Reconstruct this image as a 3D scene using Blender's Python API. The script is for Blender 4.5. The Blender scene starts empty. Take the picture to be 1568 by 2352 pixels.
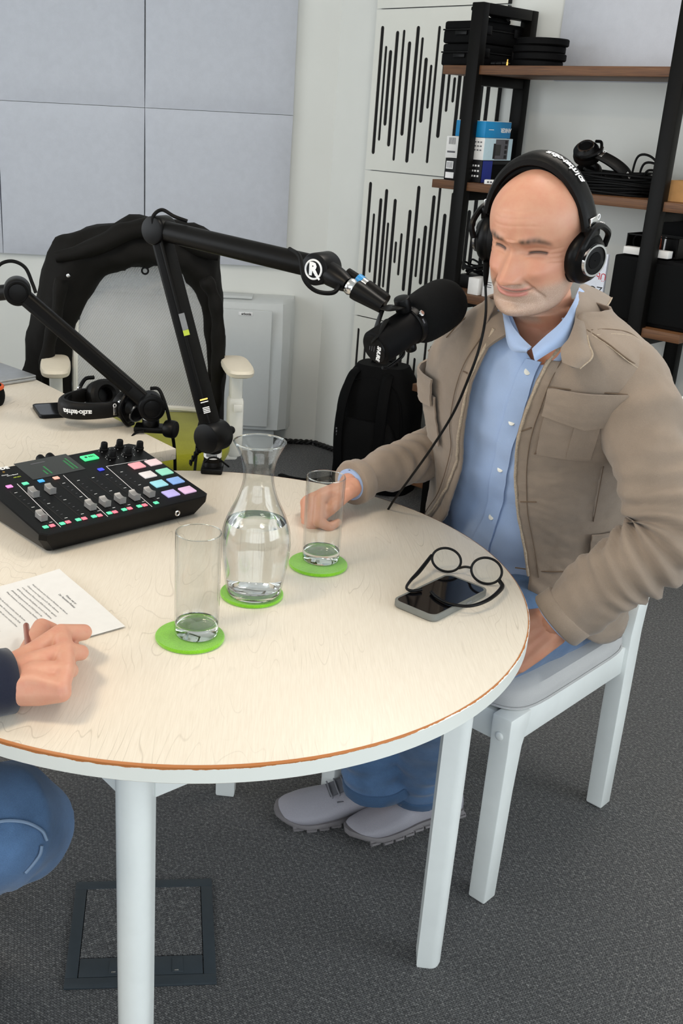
import bpy, bmesh, math, random
import numpy as np
from mathutils import Vector, Matrix, noise
random.seed(7)
SC = bpy.context.scene
COL = SC.collection
R = math.radians

# ------------------------------------------------------------------ camera
FPX, CX, CY, CAMH = 2388.0, 639.0, 1176.0, 1.45          # image taken as 1568 x 2352
PITCH, ROLL = R(20.97), R(2.96)
_F = Vector((0, math.cos(PITCH), -math.sin(PITCH))); _R0 = Vector((1, 0, 0)); _U0 = _R0.cross(_F)
_R = _R0*math.cos(ROLL) + _U0*math.sin(ROLL); _U = -_R0*math.sin(ROLL) + _U0*math.cos(ROLL)
CAM = Vector((0, 0, CAMH))
cd = bpy.data.cameras.new('camera'); co = bpy.data.objects.new('camera', cd); COL.objects.link(co)
cd.sensor_fit = 'HORIZONTAL'; cd.sensor_width = 36; cd.lens = FPX/1568*36
cd.shift_x = (784-CX)/1568; cd.clip_start = .02
m = Matrix((( _R.x, _U.x, -_F.x, 0), (_R.y, _U.y, -_F.y, 0), (_R.z, _U.z, -_F.z, CAMH), (0, 0, 0, 1)))
co.matrix_world = m
SC.camera = co
def ray(x, y): return _F + _R*((x-CX)/FPX) - _U*((y-CY)/FPX)
def atz(x, y, z):
    d = ray(x, y); return CAM + d*((z-CAMH)/d.z)
def aty(x, y, Y):
    d = ray(x, y); return CAM + d*(Y/d.y)
def dep(x, y, D): return CAM + ray(x, y)*D
def onp(x, y, P, n):
    d = ray(x, y); return CAM + d*((P-CAM).dot(n)/d.dot(n))
def proj(P):
    v = Vector(P)-CAM; z = v.dot(_F); return (CX+FPX*v.dot(_R)/z, CY-FPX*v.dot(_U)/z, z)

# ------------------------------------------------------------------ light and exposure
vs = SC.view_settings
vs.view_transform = 'Standard'; vs.look = 'None'; vs.gamma = 1.0; vs.use_curve_mapping = False
vs.exposure = 0.16
W = bpy.data.worlds.new('sky'); SC.world = W; W.use_nodes = True
bg = W.node_tree.nodes['Background']; bg.inputs[0].default_value = (.80, .88, 1, 1); bg.inputs[1].default_value = .4
def area(name, loc, target, sx, sy, power, col):
    l = bpy.data.lights.new(name, 'AREA'); l.shape = 'RECTANGLE'; l.size = sx; l.size_y = sy; l.energy = power; l.color = col
    o = bpy.data.objects.new(name, l); COL.objects.link(o); o.location = loc
    o.rotation_euler = (Vector(target)-Vector(loc)).to_track_quat('-Z', 'Y').to_euler()
    return o
COOL = (.90, .95, 1.0); WARM = (1.0, .80, .56)
area('window_daylight_rear', (-.2, -2.58, 1.55), (-.2, 2, 1.55), 5.2, 1.9, 95, COOL)
area('window_daylight_side', (3.42, -.1, 1.55), (0, -.1, 1.55), 2.8, 1.9, 85, COOL)
area('window_daylight_left', (-3.12, 1.6, 1.55), (0, 1.6, 1.55), 3.6, 1.9, 75, (.93, .96, 1.0))
area('ceiling_lamp_light_warm', (-1.05, .75, 2.66), (-1.05, .75, 0), .42, .42, 17, WARM)
area('ceiling_lamp_light', (.75, 2.3, 2.66), (.75, 2.3, 0), .6, .6, 12, (1, .93, .85))

# ------------------------------------------------------------------ materials
def lin(c):
    c = c/255.0
    return c/12.92 if c <= .04045 else ((c+.055)/1.055)**2.4
def rgb(r, g, b): return (lin(r), lin(g), lin(b), 1)
class NT:
    def __init__(s, name):
        s.m = bpy.data.materials.new(name); s.m.use_nodes = True; s.t = s.m.node_tree; s.n = s.t.nodes; s.l = s.t.links
        s.p = s.n['Principled BSDF']; s.out = s.n['Material Output']
    def new(s, typ, **kw):
        k = s.n.new(typ)
        for a, v in kw.items(): setattr(k, a, v)
        return k
    def coord(s, scale=(1, 1, 1), rot=(0, 0, 0), kind='Object'):
        tc = s.new('ShaderNodeTexCoord'); mp = s.new('ShaderNodeMapping')
        mp.inputs['Scale'].default_value = scale; mp.inputs['Rotation'].default_value = rot
        s.l.new(tc.outputs[kind], mp.inputs[0]); return mp.outputs[0]
    def noise(s, vec, scale, detail=3, rough=.5, dist=0):
        k = s.new('ShaderNodeTexNoise'); k.inputs['Scale'].default_value = scale; k.inputs['Detail'].default_value = detail
        k.inputs['Roughness'].default_value = rough; k.inputs['Distortion'].default_value = dist
        s.l.new(vec, k.inputs['Vector']); return k.outputs[0]
    def ramp(s, fac, stops):
        k = s.new('ShaderNodeValToRGB'); e = k.color_ramp.elements
        e[0].position, e[0].color = stops[0]; e[1].position, e[1].color = stops[-1]
        for p, c in stops[1:-1]:
            x = e.new(p); x.color = c
        s.l.new(fac, k.inputs[0]); return k.outputs[0]
    def mix(s, fac, a, b, mode='MIX'):
        k = s.new('ShaderNodeMix', data_type='RGBA', blend_type=mode)
        if isinstance(fac, (int, float)): k.inputs[0].default_value = fac
        else: s.l.new(fac, k.inputs[0])
        for i, v in ((6, a), (7, b)):
            if isinstance(v, tuple): k.inputs[i].default_value = v
            else: s.l.new(v, k.inputs[i])
        return k.outputs[2]
    def math(s, op, a, b=0.0, clamp=False):
        k = s.new('ShaderNodeMath', operation=op, use_clamp=clamp)
        for i, v in ((0, a), (1, b)):
            if isinstance(v, (int, float)): k.inputs[i].default_value = v
            else: s.l.new(v, k.inputs[i])
        return k.outputs[0]
    def sep(s, vec):
        k = s.new('ShaderNodeSeparateXYZ'); s.l.new(vec, k.inputs[0]); return k.outputs
    def attr(s, name):
        return s.new('ShaderNodeAttribute', attribute_name=name).outputs['Fac']
    def bump(s, h, strength, dist=.002):
        k = s.new('ShaderNodeBump'); k.inputs['Strength'].default_value = strength; k.inputs['Distance'].default_value = dist
        s.l.new(h, k.inputs['Height']); s.l.new(k.outputs[0], s.p.inputs['Normal'])
    def base(s, c):
        if isinstance(c, tuple): s.p.inputs['Base Color'].default_value = c
        else: s.l.new(c, s.p.inputs['Base Color'])
    def set(s, **kw):
        for a, v in kw.items(): s.p.inputs[a.replace('_', ' ')].default_value = v
M = {}
def plain(name, c, rough=.5, metal=0, var=.06, bump=0, scale=60, coat=0, emit=0, spec=.5):
    """one colour with slight procedural mottling"""
    k = NT(name); v = k.coord(); n = k.noise(v, scale, 4)
    lo = tuple(x*(1-var) for x in c[:3])+(1,); hi = tuple(min(1, x*(1+var)) for x in c[:3])+(1,)
    k.base(k.ramp(n, [(.3, lo), (.7, hi)])); k.set(Roughness=rough, Metallic=metal)
    k.p.inputs['Specular IOR Level'].default_value = spec
    if coat: k.p.inputs['Coat Weight'].default_value = coat
    if bump: k.bump(n, bump)
    if emit:
        k.p.inputs['Emission Color'].default_value = c; k.p.inputs['Emission Strength'].default_value = emit
    M[name] = k.m; return k.m
def fabric(name, c, weave=900, var=.12, bump=.35, rough=.9, big=8, bigvar=.08, sheen=.2):
    sheen = sheen if max(c[:3]) > .03 else 0
    k = NT(name); v = k.coord()
    a = k.noise(v, weave, 2); b = k.noise(v, big, 4, .6)
    lo = tuple(x*(1-var) for x in c[:3])+(1,); hi = tuple(min(1, x*(1+var)) for x in c[:3])+(1,)
    c1 = k.ramp(a, [(.3, lo), (.7, hi)])
    g0 = (1-bigvar,)*3+(1,); g1 = (1,)*3+(1,)
    k.base(k.mix(1.0, c1, k.ramp(b, [(.35, g0), (.65, g1)]), 'MULTIPLY')); k.set(Roughness=rough)
    k.p.inputs['Sheen Weight'].default_value = sheen
    k.bump(a, bump, .0006); k.p.inputs['Specular IOR Level'].default_value = .2; M[name] = k.m; return k.m

plain('wall_white', rgb(226, 227, 222), .75, var=.015, scale=6, bump=.03)
plain('ceiling_white', rgb(235, 235, 232), .9, var=.01)
plain('perf_white', rgb(224, 224, 216), .55, var=.012, scale=12)
plain('slot_black', rgb(14, 13, 13), .9)
plain('black_metal', rgb(9, 8, 7), .42, 0, var=.1, spec=.12)
plain('black_plastic', rgb(7, 7, 8), .38, var=.1, spec=.17)
plain('black_matte', rgb(7, 7, 8), .65, var=.12, spec=.1)
plain('black_gloss', rgb(10, 10, 12), .06)
plain('black_rubber', rgb(8, 8, 9), .55, var=.1, spec=.14)
plain('grey_plastic', rgb(120, 122, 124), .4)
plain('silver', rgb(205, 205, 205), .22, 1)
plain('gold', rgb(214, 170, 90), .25, 1)
plain('white_paint', rgb(232, 236, 234), .38, var=.02, scale=25)
plain('white_plastic', rgb(228, 226, 218), .45, var=.02)
plain('radiator_white', rgb(205, 208, 207), .45, var=.01)
plain('armrest_cream', rgb(226, 216, 196), .5, var=.02)
plain('laptop_grey', rgb(176, 178, 180), .3, .6)
plain('phone_case', rgb(112, 113, 108), .6, var=.05)
plain('white_label', rgb(235, 235, 235), .6)
plain('print_white', rgb(238, 238, 238), .6)
plain('print_black', rgb(28, 28, 30), .7)
plain('print_red', rgb(190, 30, 50), .7)
plain('print_grey', rgb(90, 90, 95), .7)
plain('label_green', rgb(182, 200, 60), .6)
plain('xlr_blue', rgb(30, 140, 205), .4)
plain('orange', rgb(225, 95, 40), .5)
plain('box_blue', rgb(10, 132, 190), .5, var=.03)
plain('box_white', rgb(225, 224, 222), .55, var=.02)
plain('box_paleblue', rgb(196, 222, 232), .5, var=.03)
plain('box_navy', rgb(20, 40, 130), .45)
plain('box_black', rgb(11, 11, 14), .5, spec=.3)
plain('cardboard', rgb(176, 132, 82), .8, var=.06)
plain('booklet_white', rgb(215, 220, 232), .6)
plain('fader_grey', rgb(150, 148, 146), .35, .3)
plain('hatch_plastic', rgb(52, 60, 66), .5, var=.05)
plain('shoe_grey', rgb(150, 148, 156), .8, var=.05, bump=.2, scale=500)
plain('shoe_sole', rgb(118, 114, 116), .75)
plain('shoe_dark', rgb(96, 96, 102), .85)
plain('lace_grey', rgb(120, 120, 126), .8)
plain('button_white', rgb(226, 224, 214), .3)
plain('button_dark', rgb(36, 28, 30), .4)
plain('seam', rgb(104, 86, 70), .9)
plain('hem_light', rgb(172, 156, 136), .9, var=.2, scale=300)
plain('jean_thread', rgb(120, 140, 165), .9)
plain('pen_copper', rgb(150, 72, 50), .3, .4)
plain('wear_wood', rgb(188, 122, 66), .7, var=.2, scale=80)
plain('rope_black', rgb(20, 20, 20), .6)
plain('backpack_black', rgb(8, 8, 9), .8, var=.2, bump=.2, scale=300, spec=.15)
plain('bag_blue', rgb(18, 40, 120), .7)
plain('window_frame', rgb(215, 215, 215), .5)
fabric('panel_grey', rgb(196, 199, 207), 700, .03, .25, .95, 30, .045, .1)
fabric('jacket_taupe', rgb(146, 130, 115), 1400, .10, .4, .88, 14, .12)
fabric('shirt_blue', rgb(164, 186, 222), 1800, .07, .15, .8, 12, .04)
fabric('jean_blue', rgb(84, 114, 152), 1500, .22, .5, .9, 14, .30)
fabric('jean_dark', rgb(62, 88, 120), 1500, .22, .5, .9, 9, .2)
fabric('navy_wool', rgb(28, 33, 50), 1500, .15, .3, .9, 9, .1)
fabric('coat_black', rgb(15, 13, 10), 1200, .12, .3, .8, 9, .15, .05)
fabric('seat_green', rgb(146, 146, 36), 500, .12, .6, .95, 14, .1)
fabric('seat_grey', rgb(186, 186, 186), 900, .05, .4, .9, 14, .04)
fabric('felt_green', rgb(122, 190, 28), 700, .16, .8, .95, 60, .12, .5)
fabric('foam_black', rgb(9, 10, 11), 1600, .3, .9, .98, 40, .06, .08)
fabric('leather_black', rgb(11, 10, 10), 300, .12, .4, .5, 10, .1, 0)

def mat_wood():
    k = NT('shelf_wood'); v = k.coord((2, 2, 60)); n = k.noise(v, 4, 5, .6, .6)
    k.base(k.ramp(n, [(.25, rgb(66, 40, 20)), (.5, rgb(94, 60, 33)), (.75, rgb(112, 76, 44))])); k.set(Roughness=.55); M['shelf_wood'] = k.m
mat_wood()
def mat_table():
    k = NT('table_cream'); v = k.coord((3.4, .6, 1), (0, 0, R(38)))
    w = k.noise(v, 3.6, 1.6, .5, .5)
    ln = k.math('ABSOLUTE', k.math('SUBTRACT', k.math('FRACT', k.math('MULTIPLY', w, 22.0)), .5))
    line = k.ramp(ln, [(0.0, (1, 1, 1, 1)), (.055, (0, 0, 0, 1))])
    v2 = k.coord((1, 1, 1)); msk = k.ramp(k.noise(v2, 5, 3), [(.42, (.0,)*3+(1,)), (.66, (.8,)*3+(1,))])
    fine = k.noise(k.coord((120, 6, 1), (0, 0, R(38))), 5, 3)
    c0 = k.ramp(fine, [(.3, rgb(221, 211, 195)), (.7, rgb(229, 220, 205))])
    fac = k.math('MULTIPLY', line, msk)
    k.base(k.mix(k.math('MULTIPLY', fac, .62), c0, rgb(150, 138, 120)))
    k.set(Roughness=.42); k.p.inputs['Coat Weight'].default_value = .08; k.p.inputs['Coat Roughness'].default_value = .2
    k.bump(k.math('MULTIPLY', fac, -1.0), .15, .0006); M['table_cream'] = k.m
mat_table()
def mat_edge():
    k = NT('table_edge'); v = k.coord(); x, y, z = k.sep(v)
    n = k.noise(k.coord((1, 1, .4)), 40, 4, .7); n2 = k.noise(v, 3.5, 2)
    front = k.ramp(k.math('ADD', k.math('MULTIPLY', y, -1.6), k.math('MULTIPLY', x, -.55)), [(.45, (0, 0, 0, 1)), (.85, (1, 1, 1, 1))])
    lim = k.math('ADD', k.math('MULTIPLY', k.math('ADD', k.math('MULTIPLY', n, .006), k.math('MULTIPLY', front, .0042)), 1.0), -.0020)
    wear = k.math('GREATER_THAN', k.math('ADD', z, lim), .0)
    k.base(k.mix(wear, rgb(228, 230, 224), rgb(176, 110, 58))); k.set(Roughness=.45); M['table_edge'] = k.m
mat_edge()
def mat_carpet():
    k = NT('carpet'); v = k.coord((1, 1, 1), (0, 0, R(28)))
    a = k.new('ShaderNodeTexBrick'); a.inputs['Scale'].default_value = 1.0
    a.inputs['Brick Width'].default_value = .0075; a.inputs['Row Height'].default_value = .0042; a.inputs['Mortar Size'].default_value = .0009; a.inputs['Mortar Smooth'].default_value = .9
    a.offset = .5; a.inputs['Color1'].default_value = (1, 1, 1, 1); a.inputs['Color2'].default_value = (.7, .7, .7, 1); a.inputs['Mortar'].default_value = (0, 0, 0, 1)
    nz = k.noise(v, 160, 3, .7)
    dis = k.new('ShaderNodeVectorMath', operation='MULTIPLY_ADD')
    nn = k.new('ShaderNodeTexNoise'); nn.inputs['Scale'].default_value = 120; k.l.new(v, nn.inputs['Vector'])
    k.l.new(nn.outputs['Color'], dis.inputs[0]); dis.inputs[1].default_value = (.003, .003, .003); k.l.new(v, dis.inputs[2])
    k.l.new(dis.outputs[0], a.inputs['Vector'])
    col = k.ramp(nz, [(.28, rgb(52, 52, 54)), (.5, rgb(92, 92, 93)), (.74, rgb(154, 153, 150))])
    k.base(k.mix(.75, col, a.outputs['Color'], 'MULTIPLY')); k.set(Roughness=1); k.p.inputs['Sheen Weight'].default_value = .15
    k.bump(a.outputs['Color'], .8, .003); M['carpet'] = k.m
mat_carpet()
def mat_glass():
  for gname, refl in (('clear_glass', .04), ('lens_glass', .006)):
    k = NT(gname); k.n.remove(k.p)
    tr = k.new('ShaderNodeBsdfTransparent'); tr.inputs[0].default_value = (.962, .97, .966, 1)
    gl = k.new('ShaderNodeBsdfGlossy'); gl.inputs['Roughness'].default_value = .015
    fr = k.new('ShaderNodeLayerWeight'); fr.inputs[0].default_value = .5
    mx = k.new('ShaderNodeMixShader'); k.l.new(k.math('ADD', k.math('MULTIPLY', k.math('POWER', fr.outputs[1], 4.0), .85), refl, True), mx.inputs[0])
    k.l.new(tr.outputs[0], mx.inputs[1]); k.l.new(gl.outputs[0], mx.inputs[2]); k.l.new(mx.outputs[0], k.out.inputs[0]); M[gname] = k.m
  for nm, ior, c in (('solid_glass', 1.5, (.97, 1, .985, 1)), ('water', 1.33, (.985, .995, 1, 1))):
        k = NT(nm); k.base(c); k.set(Roughness=0.0, IOR=ior); k.p.inputs['Transmission Weight'].default_value = 1; M[nm] = k.m
mat_glass()
def mat_mesh():
    k = NT('chair_mesh'); v = k.coord((1, 1, 1), (0, R(35), 0)); x, y, z = k.sep(v)
    a = k.math('SINE', k.math('MULTIPLY', x, 900)); b = k.math('SINE', k.math('MULTIPLY', z, 1500))
    h = k.math('GREATER_THAN', k.math('MAXIMUM', a, b), .55)
    k.base(rgb(196, 197, 198)); k.set(Roughness=.7)
    tr = k.new('ShaderNodeBsdfTransparent'); mx = k.new('ShaderNodeMixShader')
    k.l.new(k.math('ADD', k.math('MULTIPLY', h, .45), .5), mx.inputs[0]); k.l.new(tr.outputs[0], mx.inputs[1]); k.l.new(k.p.outputs[0], mx.inputs[2]); k.l.new(mx.outputs[0], k.out.inputs[0]); M['chair_mesh'] = k.m
mat_mesh()
def mat_skin(name, base, red, dark):
    k = NT(name); v = k.coord(); n = k.noise(v, 55, 4, .6); n2 = k.noise(v, 1500, 2)
    c = k.mix(k.ramp(n, [(.35, (0, 0, 0, 1)), (.7, (.55, .55, .55, 1))]), base, red)
    c = k.mix(k.attr('redness'), c, red)
    c = k.mix(k.attr('lips'), c, rgb(196, 112, 106))
    stub = k.ramp(n2, [(.35, rgb(158, 132, 114)), (.65, rgb(206, 186, 170))])
    c = k.mix(k.attr('stubble'), c, stub)
    c = k.mix(k.attr('hair'), c, rgb(80, 62, 50))
    c = k.mix(k.attr('dark'), c, dark)
    k.base(c); k.set(Roughness=.48); k.p.inputs['Subsurface Weight'].default_value = .06; k.p.inputs['Subsurface Radius'].default_value = (.012, .005, .003)
    k.p.inputs['Subsurface Scale'].default_value = .5
    k.bump(k.noise(v, 420, 3), .12, .0006); M[name] = k.m
mat_skin('skin', rgb(204, 152, 124), rgb(198, 132, 108), rgb(42, 28, 24))
mat_skin('skin_hand', rgb(206, 158, 132), rgb(200, 130, 110), rgb(42, 28, 24))
def emis(name, c, s):
    k = NT(name); k.base(c); k.p.inputs['Emission Color'].default_value = c; k.p.inputs['Emission Strength'].default_value = s; k.set(Roughness=.4); M[name] = k.m
for nm, c, s in (('led_mint', rgb(96, 214, 170), .35), ('led_red', rgb(238, 120, 138), .35), ('led_pink', rgb(232, 140, 205), .35), ('led_blue', rgb(70, 165, 225), .35), ('led_salmon', rgb(236, 168, 150), .35), ('led_indigo', rgb(60, 70, 225), .5), ('led_green', rgb(70, 224, 140), .5),
                 ('pad_red', rgb(228, 158, 165), .3), ('pad_blush', rgb(222, 196, 198), .3), ('pad_white', rgb(212, 206, 204), .3), ('pad_mint', rgb(140, 208, 182), .3), ('pad_cyan', rgb(146, 204, 214), .3), ('pad_blue', rgb(128, 164, 218), .3), ('pad_violet', rgb(178, 168, 224), .3), ('pad_orchid', rgb(210, 176, 208), .3), ('lamp_glow', (1, .9, .75, 1), 3.0), ('meter_green', rgb(40, 110, 62), .2)):
    emis(nm, c, s)
plain('screen_dark', rgb(38, 40, 40), .12)

# ------------------------------------------------------------------ geometry helpers: a geom is (verts, faces)
def gm(*gs):
    V, F = [], []
    for v, f in gs:
        o = len(V); V += [tuple(p) for p in v]; F += [tuple(i+o for i in q) for q in f]
    return V, F
def xf(g, mat): return [tuple(mat @ Vector(p)) for p in g[0]], g[1]
def basis(x, y, z, o=(0, 0, 0)):
    x, y, z, o = Vector(x), Vector(y), Vector(z), Vector(o)
    return Matrix(((x.x, y.x, z.x, o.x), (x.y, y.y, z.y, o.y), (x.z, y.z, z.z, o.z), (0, 0, 0, 1)))
def TR(x, y, z): return Matrix.Translation((x, y, z))
def RZ(a): return Matrix.Rotation(a, 4, 'Z')
def RX(a): return Matrix.Rotation(a, 4, 'X')
def RY(a): return Matrix.Rotation(a, 4, 'Y')
def box(sx, sy, sz, c=(0, 0, 0), b=0, seg=2):
    bm = bmesh.new(); bmesh.ops.create_cube(bm, size=1)
    for v in bm.verts: v.co = Vector((v.co.x*sx, v.co.y*sy, v.co.z*sz))
    if b: bmesh.ops.bevel(bm, geom=bm.edges[:], offset=min(b, .49*min(sx, sy, sz)), segments=seg, profile=.5, affect='EDGES')
    bm.verts.index_update()
    g = ([tuple(v.co+Vector(c)) for v in bm.verts], [tuple(v.index for v in f.verts) for f in bm.faces]); bm.free(); return g
def loft(rings, closed=True, caps=True, ringclosed=False):
    V, F = [], []; n = len(rings[0])
    for r in rings: V += [tuple(p) for p in r]
    m_ = len(rings)
    for i in range(m_ if ringclosed else m_-1):
        a, b = i*n, ((i+1) % m_)*n
        for j in range(n if closed else n-1):
            k = (j+1) % n
            F.append((a+j, a+k, b+k, b+j))
    if caps and closed and not ringclosed:
        F.append(tuple(range(n))[::-1]); F.append(tuple((m_-1)*n+i for i in range(n)))
    return V, F
def lathe(prof, seg=48, caps=False):
    return loft([[(r*math.cos(2*math.pi*j/seg), r*math.sin(2*math.pi*j/seg), z) for j in range(seg)] for r, z in prof], caps=caps)
def frames(path):
    P = [Vector(p) for p in path]; T = []
    for i in range(len(P)):
        t = P[min(i+1, len(P)-1)]-P[max(i-1, 0)]; T.append(t.normalized())
    up = Vector((0, 0, 1)) if abs(T[0].z) < .9 else Vector((1, 0, 0))
    N = [(up-T[0]*up.dot(T[0])).normalized()]
    for i in range(1, len(P)):
        n = N[-1]-T[i]*N[-1].dot(T[i]); N.append(n.normalized() if n.length > 1e-6 else N[-1])
    return P, T, N, [T[i].cross(N[i]) for i in range(len(P))]
def tube(path, r, seg=10, caps=True, disp=None, flat=1.0):
    P, T, N, B = frames(path); rings = []
    rr = r if hasattr(r, '__len__') else [r]*len(P)
    for i in range(len(P)):
        ring = []
        for j in range(seg):
            a = 2*math.pi*j/seg; d = N[i]*math.cos(a)*flat+B[i]*math.sin(a); q = P[i]+d*rr[i]
            if disp: q = q+d*disp(q, i/(len(P)-1), a)
            ring.append(q)
        rings.append(ring)
    return loft(rings, caps=caps)
def spl(pts, n=8):
    """Catmull-Rom through points"""
    P = [Vector(p) for p in pts]; P = [P[0]*2-P[1]]+P+[P[-1]*2-P[-2]]; out = []
    for i in range(1, len(P)-2):
        for k in range(n):
            t = k/n; a, b, c, d = P[i-1:i+3]
            out.append(.5*((2*b)+(c-a)*t+(2*a-5*b+4*c-d)*t*t+(3*b-a-3*c+d)*t**3))
    out.append(P[-2]); return out
def spl1(xs, n=8): return [p.x for p in spl([(x, 0, 0) for x in xs], n)]
def cyl(p0, p1, r0, r1=None, seg=20, caps=True): return tube([p0, p1], [r0, r0 if r1 is None else r1], seg, caps)
def rcyl(p0, p1, r, bev=.002, seg=24):
    """cylinder with rounded rims"""
    p0, p1 = Vector(p0), Vector(p1); t = (p1-p0).normalized()
    return tube([p0, p0+t*bev*.3, p0+t*bev, p1-t*bev, p1-t*bev*.3, p1], [r-bev, r-.3*bev, r, r, r-.3*bev, r-bev], seg)
def ball(c, r, seg=16, rg=10, s=(1, 1, 1)):
    rings = []
    for i in range(rg+1):
        a = math.pi*i/rg; rings.append([(c[0]+s[0]*r*max(1e-4, math.sin(a))*math.cos(2*math.pi*j/seg), c[1]+s[1]*r*max(1e-4, math.sin(a))*math.sin(2*math.pi*j/seg), c[2]-s[2]*r*math.cos(a)) for j in range(seg)])
    return loft(rings)
def torus(c, x, y, Rr, r, seg=40, s2=10, ry=None):
    c, x, y = Vector(c), Vector(x).normalized(), Vector(y).normalized(); z = x.cross(y); rings = []
    for i in range(seg):
        a = 2*math.pi*i/seg; d = x*math.cos(a)+y*math.sin(a); e = x*Rr*math.cos(a)+y*(ry or Rr)*math.sin(a)
        rings.append([c+e+d*r*math.cos(2*math.pi*j/s2)+z*r*math.sin(2*math.pi*j/s2) for j in range(s2)])
    return loft(rings, ringclosed=True)
def srect(w, d, z, e=4.0, n=40, cx=0, cy=0):
    """superellipse ring"""
    out = []
    for j in range(n):
        a = 2*math.pi*j/n; c, s = math.cos(a), math.sin(a)
        out.append((cx+w*math.copysign(abs(c)**(2/e), c), cy+d*math.copysign(abs(s)**(2/e), s), z))
    return out
def sheet(top, thick, nrm=None):
    """grid of points (rows) -> thin closed cloth"""
    rows, cols = len(top), len(top[0]); G = [[Vector(p) for p in r] for r in top]; N = []
    for i in range(rows):
        r = []
        for j in range(cols):
            a = G[min(i+1, rows-1)][j]-G[max(i-1, 0)][j]; b = G[i][min(j+1, cols-1)]-G[i][max(j-1, 0)]
            n = a.cross(b); r.append(n.normalized() if n.length > 1e-9 else Vector((0, 0, 1)))
        N.append(r)
    V = [tuple(p) for r in G for p in r]+[tuple(G[i][j]-N[i][j]*thick) for i in range(rows) for j in range(cols)]
    o = rows*cols; F = []
    for i in range(rows-1):
        for j in range(cols-1):
            a, b, c, d = i*cols+j, i*cols+j+1, (i+1)*cols+j+1, (i+1)*cols+j
            F.append((a, d, c, b)); F.append((a+o, b+o, c+o, d+o))
    for j in range(cols-1):
        F.append((j, j+1, j+1+o, j+o)); q = (rows-1)*cols; F.append((q+j+1, q+j, q+j+o, q+j+1+o))
    for i in range(rows-1):
        F.append(((i+1)*cols, i*cols, i*cols+o, (i+1)*cols+o)); q = cols-1; F.append((i*cols+q, (i+1)*cols+q, (i+1)*cols+q+o, i*cols+q+o))
    return V, F
def mesh_from(name, g, mat, smooth=True, angle=None):
    me = bpy.data.meshes.new(name); me.from_pydata(g[0], [], g[1]); me.validate()
    bm = bmesh.new(); bm.from_mesh(me); bmesh.ops.recalc_face_normals(bm, faces=bm.faces); bm.to_mesh(me); bm.free()
    if mat: me.materials.append(M[mat] if isinstance(mat, str) else mat)
    if smooth:
        me.shade_smooth()
        try: me.set_sharp_from_angle(angle=angle if angle is not None else R(38))
        except Exception: pass
    return me
def thing(name, label, cat, loc=(0, 0, 0), rz=0, group=None, mtx=None):
    o = bpy.data.objects.new(name, None); o.empty_display_size = .05; COL.objects.link(o)
    mt = mtx if mtx is not None else TR(*loc) @ RZ(rz)
    o.matrix_world = mt; o['_m'] = [x for r in mt for x in r]; o['label'] = label; o['category'] = cat
    if group: o['group'] = group
    return o
def mw(o):
    if o is None: return Matrix.Identity(4)
    q = o.get('_m'); return Matrix([list(q[i*4:i*4+4]) for i in range(4)]) if q else mw(o.parent)
def part(name, g, mat, parent=None, world=False, smooth=True, angle=None, label=None):
    if world and parent is not None: g = xf(g, mw(parent).inverted())
    o = bpy.data.objects.new(name, mesh_from(name, g, mat, smooth, angle)); COL.objects.link(o)
    if parent is not None: o.parent = parent
    if label: o['label'] = label
    return o
def solo(name, g, mat, label, cat, group=None, smooth=True, angle=None, kind=None, center=True):
    """a thing that is one mesh, its origin at its base"""
    if center:
        P = np.array(g[0]); c = (P.min(0)+P.max(0))/2; c[2] = P[:, 2].min(); g = ([tuple(p) for p in P-c], g[1])
    else: c = (0, 0, 0)
    o = part(name, g, mat, None, smooth=smooth, angle=angle); o.location = c
    if label: o['label'] = label
    if cat: o['category'] = cat
    if group: o['group'] = group
    if kind: o['kind'] = kind
    return o
def struct(name, g, mat, smooth=False):
    o = part(name, g, mat, None, smooth=smooth); o['kind'] = 'structure'; return o
def text(s, size, mat, mtx, parent, name='lettering', ext=.0002, align='CENTER', bold=0):
    cu = bpy.data.curves.new(name, 'FONT'); cu.body = s; cu.size = size; cu.extrude = ext; cu.align_x = align; cu.align_y = 'CENTER'; cu.resolution_u = 2; cu.offset = bold
    t = bpy.data.objects.new(name, cu); COL.objects.link(t)
    dg = bpy.context.evaluated_depsgraph_get(); me = bpy.data.meshes.new_from_object(t.evaluated_get(dg))
    bpy.data.objects.remove(t); bpy.data.curves.remove(cu)
    g = ([tuple(v.co) for v in me.vertices], [tuple(p.vertices) for p in me.polygons]); bpy.data.meshes.remove(me)
    g = xf(g, mtx)
    return part(name, g, mat, parent, world=True, smooth=False)
def evalmods(g, mods, name='tmp'):
    """apply modifiers to a geom, give back a geom"""
    me = bpy.data.meshes.new(name); me.from_pydata(g[0], [], g[1]); o = bpy.data.objects.new(name, me); COL.objects.link(o)
    for typ, kw in mods:
        md = o.modifiers.new(typ, typ)
        for a, v in kw.items(): setattr(md, a, v)
    dg = bpy.context.evaluated_depsgraph_get(); dg.update(); ev = bpy.data.meshes.new_from_object(o.evaluated_get(dg))
    r = ([tuple(v.co) for v in ev.vertices], [tuple(p.vertices) for p in ev.polygons])
    bpy.data.objects.remove(o); bpy.data.meshes.remove(me); bpy.data.meshes.remove(ev); return r
def capsule(a, b, ra, rb, seg=14):
    a, b = Vector(a), Vector(b); t = b-a; L = t.length; t = t.normalized() if L > 1e-6 else Vector((0, 0, 1))
    path, rad = [], []
    for k in range(5):
        q = math.pi/2*(k/4); path.append(a-t*ra*math.cos(q)); rad.append(max(1e-4, ra*math.sin(q)))
    for k in range(5):
        q = math.pi/2*(k/4); path.append(b+t*rb*math.sin(q)); rad.append(max(1e-4, rb*math.cos(q)))
    return tube(path, rad, seg)
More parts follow.
